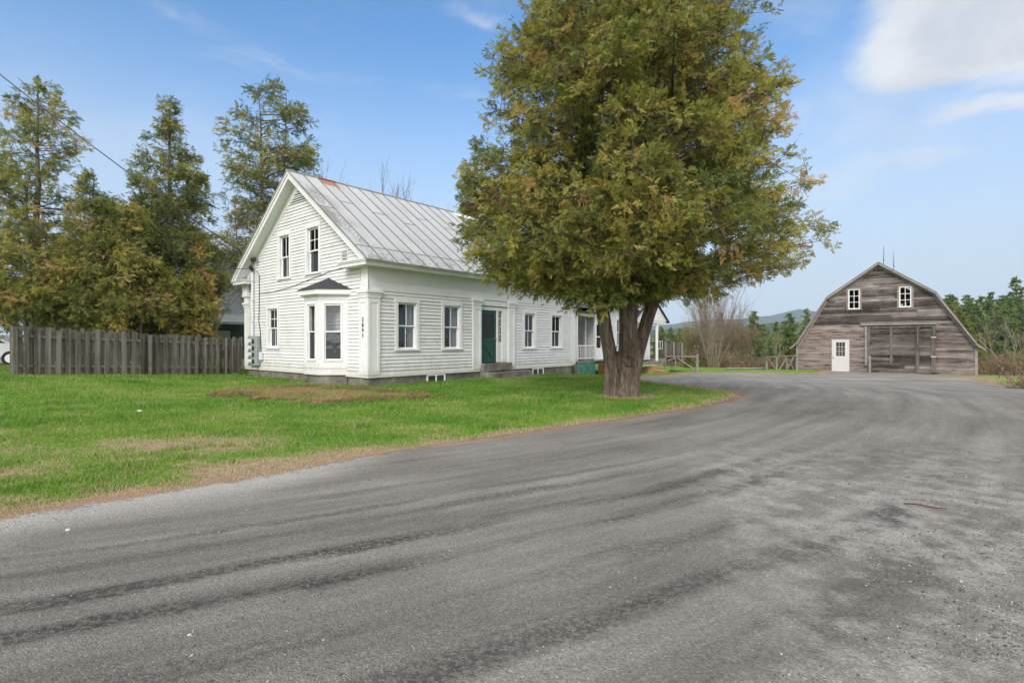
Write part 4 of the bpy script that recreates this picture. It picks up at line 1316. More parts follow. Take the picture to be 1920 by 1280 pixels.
# ------------------------------------------------------------------ board fence
FP = [(-16.42, 17.5), (-15.2, 19.25), (-13.9, 20.95), (-12.7, 22.45), (-11.85, 23.5)]
dense = []
for i in range(len(FP)-1):
    a, b = Vector(FP[i]), Vector(FP[i+1])
    n = max(2, int((b-a).length/.05))
    dense += [a.lerp(b, k/n) for k in range(n)]
dense.append(Vector(FP[-1]))
for _ in range(60):
    dense = [dense[0]]+[(dense[i-1]+dense[i]*2+dense[i+1])/4 for i in range(1, len(dense)-1)]+[dense[-1]]
cum = [0]
for i in range(1, len(dense)): cum.append(cum[-1]+(dense[i]-dense[i-1]).length)


def along(s):
    s = min(max(s, 0), cum[-1]-1e-4)
    i = next(k for k in range(1, len(cum)) if cum[k] >= s)
    t = (s-cum[i-1])/(cum[i]-cum[i-1]+1e-9)
    d = (dense[i]-dense[i-1]).normalized()
    return dense[i-1].lerp(dense[i], t), d


fence = empty('board_fence', (-16.42, 17.5, 0), 0, 'grey weathered shadow-board wooden fence beside the white house', 'fence')
FO = Vector((-16.42, 17.5, 0))
fb, bb, fr_ = MB(), MB(), MB()
s = .10; k = 0; rr = random.Random(3)
while s < cum[-1]:
    for (mb, ds, off) in ((fb, 0, -.045), (bb, .145, .045)):
        c, d = along(s+ds); nrm = Vector((-d.y, d.x))
        if nrm.dot(Vector((0, 0))-c) > 0: nrm = -nrm         # points away from the camera
        c = c+nrm*off; w = .069+rr.uniform(-.007, .007); z = tz(c.x, c.y)
        h = 1.60+rr.uniform(-.07, .05); lean = rr.uniform(-.03, .03); th = .011
        pts = []
        P = [(c-d*w), (c+d*w)]
        bx_ = []
        for zz, sh in ((z-.15, 0), (z+h, lean)):
            for q in (P[0]-nrm*th, P[1]-nrm*th, P[1]+nrm*th, P[0]+nrm*th):
                q = q+d*sh; bx_.append((q.x-FO.x, q.y-FO.y, zz))
        i0 = len(mb.v); mb.v += bx_
        for f in ((0, 3, 2, 1), (4, 5, 6, 7), (0, 1, 5, 4), (1, 2, 6, 5), (2, 3, 7, 6), (3, 0, 4, 7)): mb.f.append(tuple(i0+j for j in f))
    s += .278; k += 1
fb.build('front_boards', M['fence_board'], fence)
bb.build('back_boards', M['fence_board'], fence)
for zz in (.30, 1.30):
    r_ = MB(); s = 0
    while s < cum[-1]-.3:
        a, _ = along(s); b, _ = along(s+.6)
        r_.bar((a.x-FO.x, a.y-FO.y, tz(a.x, a.y)+zz), (b.x-FO.x, b.y-FO.y, tz(b.x, b.y)+zz), .06, .085)
        s += .58
    r_.build('rail', M['fence_board'], fence)
for s in (.02, 2.4, 4.8, 7.2, 9.6):
    if s < cum[-1]:
        c, d = along(s); z = tz(c.x, c.y); p_ = MB(); p_.box(c.x-FO.x-.05, c.x-FO.x+.05, c.y-FO.y-.05+.03, c.y-FO.y+.05+.03, z-.2, z+1.62); p_.build('post', M['fence_board'], fence)

# ------------------------------------------------------------------ foliage tools
def leaf_templates(kind, n=4):
    out = []
    r = np.random.default_rng(5 if kind == 'cedar' else 8)
    for _ in range(n):
        quads = []
        if kind == 'cedar':        # flat drooping fan of narrow leaflets on a short stem
            for i in range(11):
                t = i/10.0
                base = np.array([t*.75, 0, -.22*t*t])
                ang = (1 if i % 2 else -1)*(0.95-.55*t)*r.uniform(.75, 1.25)
                if i == 10: ang = 0
                L = .38*(1-.35*t)*r.uniform(.8, 1.25); w = .062*r.uniform(.8, 1.3)
                d = np.array([math.cos(ang), math.sin(ang), r.uniform(-.45, .1)]); d /= np.linalg.norm(d)
                sdir = np.array([-math.sin(ang), math.cos(ang), r.uniform(-.5, .5)]); sdir /= np.linalg.norm(sdir)
                quads.append([base, base+d*L*.5+sdir*w, base+d*L, base+d*L*.5-sdir*w])
        elif kind == 'needle':     # broad brush of pine needles
            for i in range(7):
                a = r.uniform(-1.1, 1.1); e = r.uniform(-.25, .5)
                d = np.array([math.cos(a)*math.cos(e), math.sin(a)*math.cos(e), math.sin(e)])
                sd_ = np.cross(d, r.normal(size=3)); sd_ /= np.linalg.norm(sd_)
                base = np.array([r.uniform(-.3, .4), r.uniform(-.2, .2), r.uniform(-.1, .1)])
                L = r.uniform(.45, .75); w = .13
                quads.append([base, base+d*L*.5+sd_*w, base+d*L, base+d*L*.5-sd_*w])
        else:                      # loose buds / small leaves
            for i in range(5):
                base = r.uniform(-.5, .5, 3)
                d = r.normal(size=3); d /= np.linalg.norm(d); sd_ = np.cross(d, r.normal(size=3)); sd_ /= np.linalg.norm(sd_)
                quads.append([base, base+d*.15+sd_*.09, base+d*.3, base+d*.15-sd_*.09])
        out.append(np.array(quads))
    return out


TEMPL = {k: leaf_templates(k) for k in ('cedar', 'needle', 'bud')}


def leaves(name, P, D, size, tint, kind, rng):
    """P positions, D outward directions (n,3), size (n,), tint (n,) -> mesh of leaf quads"""
    Vs, Fs, Ts = [], [], []
    off = 0
    grp = rng.integers(0, 4, len(P))
    for g in range(4):
        i = np.where(grp == g)[0]
        if len(i) == 0: continue
        T = TEMPL[kind][g].reshape(-1, 3)
        x = D[i]+rng.normal(size=(len(i), 3))*.45
        x /= np.linalg.norm(x, axis=1, keepdims=True)
        y = rng.normal(size=(len(i), 3)); y -= (y*x).sum(1, keepdims=True)*x; y /= np.linalg.norm(y, axis=1, keepdims=True)
        z = np.cross(x, y)
        flip = np.where(z[:, 2:3] < 0, -1, 1); z = z*flip; y = y*flip
        V = (T[None, :, 0, None]*x[:, None]+T[None, :, 1, None]*y[:, None]+T[None, :, 2, None]*z[:, None])*size[i, None, None]+P[i][:, None]
        nq = len(T)//4
        nv = len(i)*nq*4
        Vs.append(V.reshape(-1, 3)); Fs.append(np.arange(nv).reshape(-1, 4)+off); off += nv
        Ts.append(np.clip(np.repeat(tint[i], nq*4)+np.repeat(rng.normal(size=len(i)*nq)*.06, 4), 0, 1))
    return np_mesh(name, np.concatenate(Vs), np.concatenate(Fs), {'tint': np.concatenate(Ts)})


class Tubes:
    def __init__(s): s.V, s.F, s.n = [], [], 0

    def add(s, pts, r0, r1, k=5):
        P = np.asarray(pts, float); m = len(P)
        d = np.gradient(P, axis=0); d /= np.linalg.norm(d, axis=1, keepdims=True)+1e-9
        u = np.where(np.abs(d[:, 2:3]) < .9, np.array([[0, 0, 1.]]), np.array([[1., 0, 0]]))
        x = np.cross(d, u); x /= np.linalg.norm(x, axis=1, keepdims=True); y = np.cross(x, d)
        r = np.linspace(r0, r1, m)
        a = np.arange(k)*2*np.pi/k
        ring = P[:, None]+(x[:, None]*np.cos(a)[None, :, None]+y[:, None]*np.sin(a)[None, :, None])*r[:, None, None]
        s.V.append(ring.reshape(-1, 3))
        i = np.arange(m-1)[:, None]*k; j = np.arange(k)[None]
        a_ = i+j; b_ = i+(j+1) % k
        s.F.append(np.stack([a_, b_, b_+k, a_+k], -1).reshape(-1, 4)+s.n); s.n += m*k

    def mesh(s, name): return np_mesh(name, np.concatenate(s.V), np.concatenate(s.F), None, True)


def curve(a, b, c, n=7):
    t = np.linspace(0, 1, n)[:, None]
    return (1-t)**2*np.array(a)+2*t*(1-t)*np.array(b)+t*t*np.array(c)


def cedar(name, loc, label, group, prof, stems, n_limb, clumps, per, seed, spray=.24, tint0=.35, tint_sd=.18, brown=.12, zmin=1.0, leafmat='cedar_leaf', rise=.5, sparse=0.0,
          bark='cedar_bark', cl_r=.36, mk_trunk=True, k_stem=8, shape=1.0, asym=None, kind='cedar', limb_r=.045):
    """prof: list of (z, radius); stems: list of (points, r0, r1) in local coordinates"""
    rng = np.random.default_rng(seed)
    root = empty(name, loc, 0, label, 'tree', group)
    tb = Tubes()
    if mk_trunk:
        for pts, r0, r1 in stems: tb.add(pts, r0, r1, k_stem)
    zs = np.array([p[0] for p in prof]); rs = np.array([p[1] for p in prof])
    zg = np.linspace(zs[0], zs[-1], 200); rg = np.interp(zg, zs, rs)
    w = rg+.25; cw = np.cumsum(w)/w.sum()
    P, D, S, Tn = [], [], [], []
    ph = rng.uniform(0, 6.28, 6)
    for i in range(n_limb):
        z = np.interp(rng.random(), cw, zg)
        az = (i*2.39996+rng.normal()*.35) % 6.283
        bump_ = 1+.07*math.sin(3*az+ph[0]+z*.7)+.06*math.sin(5*az+ph[1]-z*1.3)+.05*math.sin(2.1*z+ph[2]+az)
        R = np.interp(z, zs, rs)*min(1.06, bump_*rng.uniform(.62, 1.02)**.6)
        if asym: R *= asym(az, z)
        ok_ = [q for q in stems if q[0][-1][2] > z-.5] or [max(stems, key=lambda q: q[0][-1][2])]
        st = np.asarray(ok_[rng.integers(len(ok_))][0], float)
        z0 = max(zmin, min(z-rise*R*rng.uniform(.5, 1.3), st[-1, 2]-.05))
        o = np.array([np.interp(z0, st[:, 2], st[:, 0]), np.interp(z0, st[:, 2], st[:, 1]), z0])
        e = np.array([math.cos(az)*R, math.sin(az)*R, z])
        mid = o*.45+e*.55; mid[2] = o[2]*.3+z*.7+rng.normal()*.15
        if R > 2: e[2] -= .12*R*rng.random()
        env = lambda q: (np.interp(q[2], zs, rs)+.05)*1.04*(asym(az, z) if asym else 1)

        def pull(q):            # keep a point inside the crown's outline
            rp = math.hypot(q[0], q[1]); k_ = min(1.0, env(q)/max(rp, 1e-6))
            return np.array([q[0]*k_, q[1]*k_, q[2]])
        if e[2] > zs[0]: e = pull(e)
        c = curve(o, mid, e, 8)
        L = np.linalg.norm(e-o)
        tb.add(c, min(limb_r*1.8, .012+limb_r*.45*L*.35), .006, 4)
        lt = np.clip(rng.normal(0, tint_sd)+tint0, 0, 1)
        nc = max(1, int(round(clumps*(.5+.5*L/max(rs.max(), .1)))))
        for k in range(nc):
            if rng.random() < sparse: continue
            t = 1-.68*rng.random()**1.35 if k else 1.0
            p = np.array([np.interp(t, np.linspace(0, 1, 8), c[:, q]) for q in range(3)])
            if k:
                sd_ = rng.normal(size=3); sd_[2] *= .6; sd_ *= (.22+.22*t)*min(1.15, .35+L*.2)
                p2 = pull(p+sd_)
                tb.add(curve(p, (p+p2)*.5+[0, 0, -.03], p2, 4), .012, .004, 3)
                p = p2
            m = max(3, int(per*rng.uniform(.55, 1.45)))
            nt_ = 4
            q = np.zeros((m, 3)); dd_ = np.zeros((m, 3))
            az_v = np.array([math.cos(az), math.sin(az), .12])
            for w_ in range(nt_):
                sl_ = slice(w_*m//nt_, (w_+1)*m//nt_); mm_ = sl_.stop-sl_.start
                if mm_ == 0: continue
                tv = rng.normal(size=3)*np.array([1, 1, .75])+az_v*.55; tv /= np.linalg.norm(tv)
                tv *= cl_r*rng.uniform(.9, 1.9)*(.55+.45*min(1, L/1.6))
                tb.add(np.array([p, p+tv*.5+[0, 0, -.02], p+tv*.95]), .008, .003, 3)
                ff = rng.uniform(.15, 1.0, mm_)[:, None]
                q[sl_] = tv*ff+rng.normal(size=(mm_, 3))*.045
                dd_[sl_] = tv/np.linalg.norm(tv)
            P.append(p+q)
            D.append(dd_*.8+az_v*.3+np.array([0, 0, -.1]))
            S.append(spray*rng.uniform(.7, 1.3, m)); Tn.append(np.clip(lt+rng.normal(0, .09)+(.38*rng.random()**.5 if rng.random() < brown else 0)+rng.normal(size=m)*.08, 0, 1))
    cr_ = link_mesh('crown', leaves('crown', np.concatenate(P), np.concatenate(D), np.concatenate(S), np.concatenate(Tn), kind, rng), M[leafmat], root)
    link_mesh('branch', tb.mesh('branch'), M[bark], root) if not mk_trunk else link_mesh('trunk', tb.mesh('trunk'), M[bark], root)
    return root


def wig(p0, p1, n, amp, rng):
    t = np.linspace(0, 1, n)[:, None]
    P = np.array(p0)*(1-t)+np.array(p1)*t
    P[1:-1] += rng.normal(size=(n-2, 3))*amp*np.array([1, 1, 0])
    return P


# ------------------------------------------------------------------ the big cedar on the lawn
TX, TY = 3.05, 14.9
big_stems = [([(-.20, -.05, 0), (-.24, -.05, .6), (-.31, -.05, 1.17), (-.44, 0, 1.9), (-.54, 0, 2.5), (-.76, .1, 3.6), (-1.0, .2, 5.5), (-1.2, .2, 8)], .22, .05),
             ([(.04, -.12, 0), (.10, -.12, .6), (.16, -.10, 1.2), (.16, -.06, 2.5), (.2, 0, 4.2), (.15, 0, 7), (.1, .1, 10.5), (0, .1, 13)], .285, .03),
             ([(.22, .02, 0), (.36, .04, .6), (.50, .05, 1.2), (.70, .07, 1.9), (.87, .08, 2.5), (1.12, .1, 3.7), (1.4, .2, 5.5), (1.5, .2, 8)], .235, .05),
             ([(.30, .15, 0), (.50, .15, .9), (.74, .2, 1.8), (1.0, .25, 2.5), (1.5, .3, 3.6), (2.1, .4, 5.0)], .13, .03),
             ([(.12, .25, 0), (.16, .4, 1.2), (.2, .6, 2.4), (.2, 1.0, 4), (.2, 1.4, 7)], .15, .05)]
bigprof = [(2.95, 2.2), (3.3, 3.6), (3.75, 4.4), (4.4, 4.65), (5.2, 4.45), (6.4, 4.15), (7.8, 3.95), (9.2, 3.6), (10.6, 3.1), (12.0, 2.3), (13.4, 1.1)]
bigc = cedar('cedar_tree', (TX, TY, 0), 'huge round cedar with bronzed foliage and a thick trunk of several fused stems', None, bigprof, big_stems, 440, 11, 34, 3,
             spray=.150, tint0=.38, tint_sd=.15, brown=.18, zmin=2.6, cl_r=.25, asym=lambda az, z: 1-.06*max(0, -math.cos(az))+.03*max(0, math.cos(az))*(z < 5), mk_trunk=False, rise=.45, limb_r=.06)


def big_trunk():
    rng = np.random.default_rng(2)
    bm_v, bm_f, n0 = [], [], 0
    for si, (pts, r0, r1) in enumerate(big_stems):
        P = np.array(pts); zz = np.concatenate([np.arange(-.25, 3.6, .06), np.arange(3.6, P[-1, 2], .35)])
        x = np.interp(zz, P[:, 2], P[:, 0]); y = np.interp(zz, P[:, 2], P[:, 1])
        rad = np.interp(zz, [-.25, 0, .45, 1.1, 2.4, 3.6, 5.5, P[-1, 2]], [r0*1.6, r0*1.30, r0*1.03, r0*.90, r0*.79, r0*.72, r0*.45, r1])
        K = 56
        th = np.arange(K)*2*np.pi/K
        ring = []
        for i, z in enumerate(zz):
            fl = fbm(np.cos(th)*2.2+10*si+z*.12, np.sin(th)*2.2+z*.10, 40+si, 3)-.5          # long flutes
            rg = np.abs(vnoise(th*4.2+z*.35, np.full(K, z*.9), 60+si)-.5)                     # bark ridges
            foot = math.exp(-max(z, 0)/.28)
            root_ = 1+foot*.22*np.sin(th*4+si*1.7+1)
            rr_ = rad[i]*(1+.62*fl)*root_+.06*rg-.015
            ring.append(np.stack([x[i]+rr_*np.cos(th), y[i]+rr_*np.sin(th), np.full(K, z)], 1))
        V = np.concatenate(ring); m = len(zz)
        i = np.arange(m-1)[:, None]*K; j = np.arange(K)[None]
        bm_v.append(V); bm_f.append(np.stack([i+j, i+(j+1) % K, i+(j+1) % K+K, i+j+K], -1).reshape(-1, 4)+n0); n0 += len(V)
    # knot on the middle stem
    me = np_mesh('trunk', np.concatenate(bm_v), np.concatenate(bm_f), None, True)
    bm = bmesh.new(); bm.from_mesh(me); bmesh.ops.holes_fill(bm, edges=[e for e in bm.edges if e.is_boundary]); bm.to_mesh(me); bm.free()
    o = link_mesh('trunk', me, M['cedar_bark'], bigc)
    r = o.modifiers.new('remesh', 'REMESH'); r.mode = 'VOXEL'; r.voxel_size = .022; r.use_smooth_shade = True
    s_ = o.modifiers.new('smooth', 'SMOOTH'); s_.iterations = 1; s_.factor = .3
    return o


big_trunk()
kn = MB()
kn.tube([(.13+.13*math.cos(2*math.pi*i/18)*(1+.12*math.sin(3*i)), -.395-.02*math.sin(i*1.3), .98+.15*math.sin(2*math.pi*i/18)) for i in range(19)], [.021+.008*math.sin(i*2.1) for i in range(19)], 8)
kn.build('knot', M['cedar_bark'], bigc, smooth=True)

# low branch with loose sprays across the front door, hanging under the big crown
# ------------------------------------------------------------------ cedars along the fence
rg_ = np.random.default_rng(77)


def at_px(px, depth, z=None):
    x = (px-960)/1001.0*depth
    return (x, depth, tz(x, depth) if z is None else z)


GC = 'cedars along the board fence'
def st(h, r, x=0., y=0., lean=0.): return (wig((x, y, -.2), (x+lean, y, h), 9, .06, rg_), r, .02)


cedar('cedar_tree', at_px(70, 23.5), 'tall open cedar with bare see-through upper branches at left edge', GC, [(1.9, 3.0), (4, 3.0), (7, 2.7), (9.5, 2.0), (11.5, 1.0), (12.9, .25)],
      [st(12.8, .22), st(8, .13, -.5, .3, -.2)], 170, 7, 15, 21, spray=.20, tint0=.32, brown=.08, cl_r=.27, rise=.15, sparse=.12, bark='grey_bark')
cedar('cedar_tree', at_px(172, 21.2), 'shorter bushy cedar with several thin stems between the tall cedars', GC, [(1.8, 1.3), (3.0, 1.5), (4.8, 1.1), (6.5, .6), (7.7, .15)],
      [st(7.6, .12, 0, 0, .1), st(5.6, .10, .6, .1, .1), st(5, .10, -.4, .2, -.1)], 150, 6, 17, 22, spray=.17, tint0=.30, brown=.08, cl_r=.24, rise=.3, bark='grey_bark')
cedar('cedar_tree', at_px(236, 21.6), 'low wide cedar drooping over the fence, olive and bronze', GC, [(1.75, 1.4), (2.6, 1.8), (3.8, 1.5), (5.2, .9), (6.6, .3)],
      [st(6.5, .11), st(5.0, .09, .5, .1, .2)], 150, 6, 17, 23, spray=.17, tint0=.36, brown=.10, cl_r=.24, rise=.3, bark='grey_bark')
cedar('cedar_tree', at_px(318, 23.8), 'tall dense conical cedar, the fullest of the row by the fence', GC, [(1.6, 1.8), (3.2, 2.0), (5.5, 1.95), (7.7, 1.55), (9.6, .95), (11.0, .45), (11.9, .08)],
      [st(11.8, .20), st(9.5, .12, .4, .2, .3), st(8.5, .11, -.5, .1, -.3)], 270, 7, 19, 24, spray=.17, tint0=.22, brown=.08, cl_r=.25, rise=.35, bark='grey_bark')
cedar('cedar_tree', at_px(374, 23.2), 'stunted brownish cedar leaning near the house corner end of the fence', GC, [(1.6, .5), (2.4, .6), (3.4, .5), (4.4, .3), (5.4, .1)],
      [st(5.3, .10), st(4.0, .08, -.3, .1, -.2)], 70, 4, 14, 25, spray=.18, tint0=.50, brown=.28, cl_r=.24, rise=.2, bark='grey_bark')
cedar('cedar_tree', at_px(48, 20.3), 'low dense cedar boughs hanging at the fence end, cut by the left picture edge', GC, [(2.1, 1.5), (2.9, 1.8), (4.0, 1.4), (5.2, .8), (6.2, .2)],
      [st(6.0, .11)], 110, 5, 17, 26, spray=.18, tint0=.42, brown=.12, cl_r=.24, rise=.2, bark='grey_bark')
cedar('cedar_tree', at_px(512, 36.0), 'tall ragged cedar with thin foliage and twin trunks behind the gable', None, [(4, 2.4), (7, 3.3), (9.5, 2.4), (12.3, 3.2), (14.5, 3.0), (16.8, 2.3), (18.4, .9)],
      [st(18.2, .26, -.1, 0, -.9), st(17.6, .22, .5, 0, .4), st(11, .13, -1.8, .2, -.9)], 250, 7, 17, 27, spray=.23, tint0=.24, brown=.06, cl_r=.34, rise=.35, sparse=.14, bark='grey_bark')


# ------------------------------------------------------------------ bare trees and shrubs
def bare(name, loc, label, cat, h, seed, bark='grey_bark', stems=1, spread=.35, levels=4, r0=.12, group=None, twigs=3, bud=None, budn=0, fan=.5, budsize=.16, kids=4, parent_only=False):
    rng = np.random.default_rng(seed)
    root = empty(name, loc, 0, label, cat, group)
    tb = Tubes(); tips = []

    def grow(p, d, L, r, lv):
        n = 5
        pts = [p]; q = p.copy(); dd = d.copy()
        for i in range(n):
            dd = dd+rng.normal(size=3)*.10+np.array([0, 0, .05]); dd /= np.linalg.norm(dd)
            q = q+dd*L/n; pts.append(q.copy())
        tb.add(np.array(pts), r, r*.45, 5 if lv > 2 else 3)
        if lv <= 1: tips.append(q.copy())
        if lv == 0: return
        m = kids if lv > 1 else twigs
        for i in range(m):
            t = rng.uniform(.25, 1.0)
            b = pts[min(n, int(t*n)+1)] if True else q
            a = rng.uniform(0, 6.283); e = rng.uniform(.25, .75)*spread*2
            s1 = np.cross(dd, [0.3, .9, .1]); s1 /= np.linalg.norm(s1); s2 = np.cross(dd, s1)
            nd_ = dd*math.cos(e)+(s1*math.cos(a)+s2*math.sin(a))*math.sin(e); nd_[2] += .12; nd_ /= np.linalg.norm(nd_)
            grow(b, nd_, L*rng.uniform(.45, .72), r*.5, lv-1)
    for s in range(stems):
        a = s*2.4+rng.uniform(0, .6); lean = fan*(rng.uniform(.15, 1.0) if stems > 1 else .12)
        d = np.array([math.cos(a)*lean, math.sin(a)*lean, 1.0]); d /= np.linalg.norm(d)
        b = np.array([math.cos(a), math.sin(a), 0])*(.05+.12*(stems > 1)*math.sqrt(stems)/2*rng.random())
        grow(b+[0, 0, -.1], d, h*(.52 if levels > 1 else .9)*rng.uniform(.85, 1.1), r0, levels)
    link_mesh('trunk' if stems == 1 else 'stems', tb.mesh('stems'), M[bark], root)
    if bud:
        T_ = np.array(tips); i = rng.integers(0, len(T_), budn)
        Pp = T_[i]+rng.normal(size=(budn, 3))*.18
        link_mesh('foliage', leaves('foliage', Pp, rng.normal(size=(budn, 3)), np.full(budn, budsize)*rng.uniform(.6, 1.4, budn), rng.random(budn), 'bud', rng), M[bud], root)
    return root


bare('sapling', at_px(398, 24.3), 'slim pale leafless sapling beside the last cedar near the house', 'tree', 8.2, 31, 'pale_bark', 1, .38, 4, .075, bud='bud_leaf', budn=500, budsize=.14)
GB = 'bare treetops behind the farmhouse roof'
for i, (px, dep, h, sd, st_, lab) in enumerate(((648, 44, 13.7, 41, 7, 'broad clump of bare branches behind the roof, nearest the gable'), (690, 42, 12.0, 42, 1, 'thin bare treetop behind the roof, shortest of the three by the ridge'),
                                            (722, 42, 12.1, 43, 2, 'forked bare treetop behind the roof ridge, alone against blue sky'), (800, 56, 14.2, 44, 5, 'low spread of bare twigs above the ridge, left of the chimney'),
                                            (840, 56, 14.2, 45, 5, 'low spread of bare twigs above the ridge, right beside the chimney'))):
    bare('bare_tree', at_px(px, dep), lab, 'tree', h, sd, 'grey_bark', st_, .30, 4, .13, GB, 3, fan=.20)

bare('shrub', at_px(1338, 40, -.7), 'big bare multi-stemmed shrub at the far edge of the drive', 'shrub', 6.8, 51, 'tan_twig', 22, .20, 3, .028, None, 5, fan=.36, kids=5)
bare('shrub', at_px(1382, 47, -1.6), 'rust brown bare thicket right of the big bare shrub', 'shrub', 5.2, 52, 'brown_twig', 14, .36, 3, .04, None, 4, fan=.34, kids=4, bud='rust_leaf', budn=1800, budsize=.2)
bare('shrub', at_px(1300, 46, -1.3), 'tan leafless thicket behind the wooden deck', 'shrub', 4.9, 53, 'brown_twig', 14, .38, 3, .045, None, 4, fan=.5, kids=4, bud='bud_leaf', budn=1600, budsize=.2)
bare('bare_tree', at_px(1452, 66, -2.9), 'slender grey bare tree in front of dark conifers', 'tree', 5.6, 54, 'pale_bark', 1, .30, 4, .06, 'bare trees below the barn', fan=.2)
bare('bare_tree', at_px(1385, 76, -3.2), 'hazy grey bare trees rising behind the rust thicket', 'tree', 6.6, 55, 'grey_bark', 3, .32, 4, .06, 'bare trees below the barn', fan=.25)
bare('bare_tree', at_px(1455, 88, -3.4), 'reddish bare tree crown between two green pines', 'tree', 7.6, 56, 'brown_twig', 3, .34, 4, .07, 'bare trees below the barn', fan=.3, bud='rust_leaf', budn=900, budsize=.3)
bare('bare_tree', at_px(1853, 66, -2.7), 'tall pale bare tree at the wood edge, close to the barn roof', 'tree', 7.6, 57, 'grey_bark', 2, .32, 4, .07, 'bare trees at the wood edge', fan=.22)
bare('bare_tree', at_px(1893, 62, -2.5), 'forked pale bare tree rising from the brown hedge', 'tree', 6.6, 58, 'pale_bark', 2, .34, 4, .07, 'bare trees at the wood edge', fan=.35)


def hedge(name, p0, p1, n, h, label, seed, mat, bark='brown_twig', dep=1.6):
    rng = np.random.default_rng(seed)
    root = empty(name, ((p0[0]+p1[0])/2, (p0[1]+p1[1])/2, (p0[2]+p1[2])/2), 0, label, 'hedge')
    tb = Tubes(); tips = []
    a = np.array(p0)-np.array(root.location); b = np.array(p1)-np.array(root.location)
    for i in range(n):
        p = a+(b-a)*rng.random()+np.array([rng.normal()*.4, rng.normal()*dep*.5, -.1])
        d = np.array([rng.normal()*.35, rng.normal()*.35, 1.])*h*rng.uniform(.55, 1.05)
        c = curve(p, p+d*.5+rng.normal(size=3)*.1, p+d, 5); tb.add(c, .025, .008, 3)
        for k in range(5):
            q = c[rng.integers(1, 5)]; e = q+rng.normal(size=3)*np.array([.35, .35, .3])+[0, 0, .2]
            tb.add(np.array([q, e]), .010, .005, 3); tips.append(e)
    link_mesh('stems', tb.mesh('stems'), M[bark], root)
    T_ = np.array(tips); m = n*14; i = rng.integers(0, len(T_), m)
    link_mesh('foliage', leaves('foliage', T_[i]+rng.normal(size=(m, 3))*.2, rng.normal(size=(m, 3)), rng.uniform(.15, .32, m), rng.random(m), 'bud', rng), M[mat], root)
    return root


hedge('hedge', at_px(1855, 60, -2.45), at_px(1990, 57, -2.5), 420, 2.5, 'wild tan and brown hedge along the field beyond the barn', 61, 'bud_leaf')
hedge('brush', at_px(1395, 44, -1.4), at_px(1490, 42, -1.2), 300, 1.0, 'low tan brush along the bank behind the cross-braced fence', 62, 'rust_leaf')
hedge('brush', at_px(1250, 46, -1.4), at_px(1370, 43, -1.2), 260, 1.9, 'straggly olive brush under the bare shrub behind the deck', 63, 'bud_leaf')


# ------------------------------------------------------------------ conifers in the distance
def pine_mesh(seed, h, wide, open_, kind='pine'):
    rng = np.random.default_rng(seed)
    tb = Tubes(); P, D, S, Tn = [], [], [], []
    tb.add(wig((0, 0, -.5), (0, 0, h), 8, .08, rng), .018*h, .02, 6)
    z = h*.12
    while z < h*.985:
        t = z/h
        R = wide*h*((1-t)**.75 if kind == 'pine' else (1-t)**1.0)*(.75+.25*min(1, t*5))
        n = int(rng.integers(4, 7))
        for k in range(n):
            a = rng.uniform(0, 6.283); r = R*rng.uniform(.55, 1.15)
            e = np.array([math.cos(a)*r, math.sin(a)*r, z+r*rng.uniform(-.05, .35)])
            c = curve((0, 0, z), (e[0]*.5, e[1]*.5, z+.02*h), e, 5)
            tb.add(c, .006*h*(1-t)+.012, .01, 3)
            m = max(4, int(r*7*open_))
            tt = rng.uniform(.25, 1.05, m)
            pp = np.stack([np.interp(tt, np.linspace(0, 1, 5), c[:, q]) for q in range(3)], 1)+rng.normal(size=(m, 3))*np.array([.16, .16, .09])*max(r, .5)*.8
            P.append(pp); D.append(np.tile([math.cos(a), math.sin(a), .25], (m, 1))); S.append(rng.uniform(.5, 1.0, m)*(.035*h+.18)); Tn.append(np.clip(.45+rng.normal()*.22+rng.normal(size=m)*.12, 0, 1))
        z += h*.034*rng.uniform(.8, 1.3)
    tr = tb.mesh('trunk'); lv = leaves('crown', np.concatenate(P), np.concatenate(D), np.concatenate(S), np.concatenate(Tn), 'needle', rng)
    return tr, lv


PINES = {}


def pine(name, px, dep, top_y, label, variant, zbase=-3.5, group=None, mat='pine_leaf', loc=None):
    key = (variant, mat)
    if key not in PINES:
        v = {'white': (71, 14, .25, 1.9, 'pine'), 'open': (72, 14, .25, 1.3, 'pine'), 'spruce': (73, 10, .22, 2.0, 'spruce'), 'young': (74, 5, .30, 2.6, 'spruce'), 'round': (75, 9, .36, 2.2, 'pine'), 'tuft': (76, 14, .20, 1.5, 'pine')}[variant]
        tr, lv = pine_mesh(*v); tr.materials.append(M['grey_bark']); lv.materials.append(M[mat]); PINES[key] = (tr, lv, v[1])
    tr, lv, h0 = PINES[key]
    p = at_px(px, dep, zbase)
    h = 1.5+(640-top_y)/1001.0*dep-zbase
    r = empty(name, p, random.uniform(0, 6.28), label, 'tree', group)
    s = h/h0
    r.scale = (s, s, s)
    for nm, me in (('trunk', tr), ('crown', lv)):
        o = bpy.data.objects.new(nm, me); COL.objects.link(o); o.parent = r
    return r


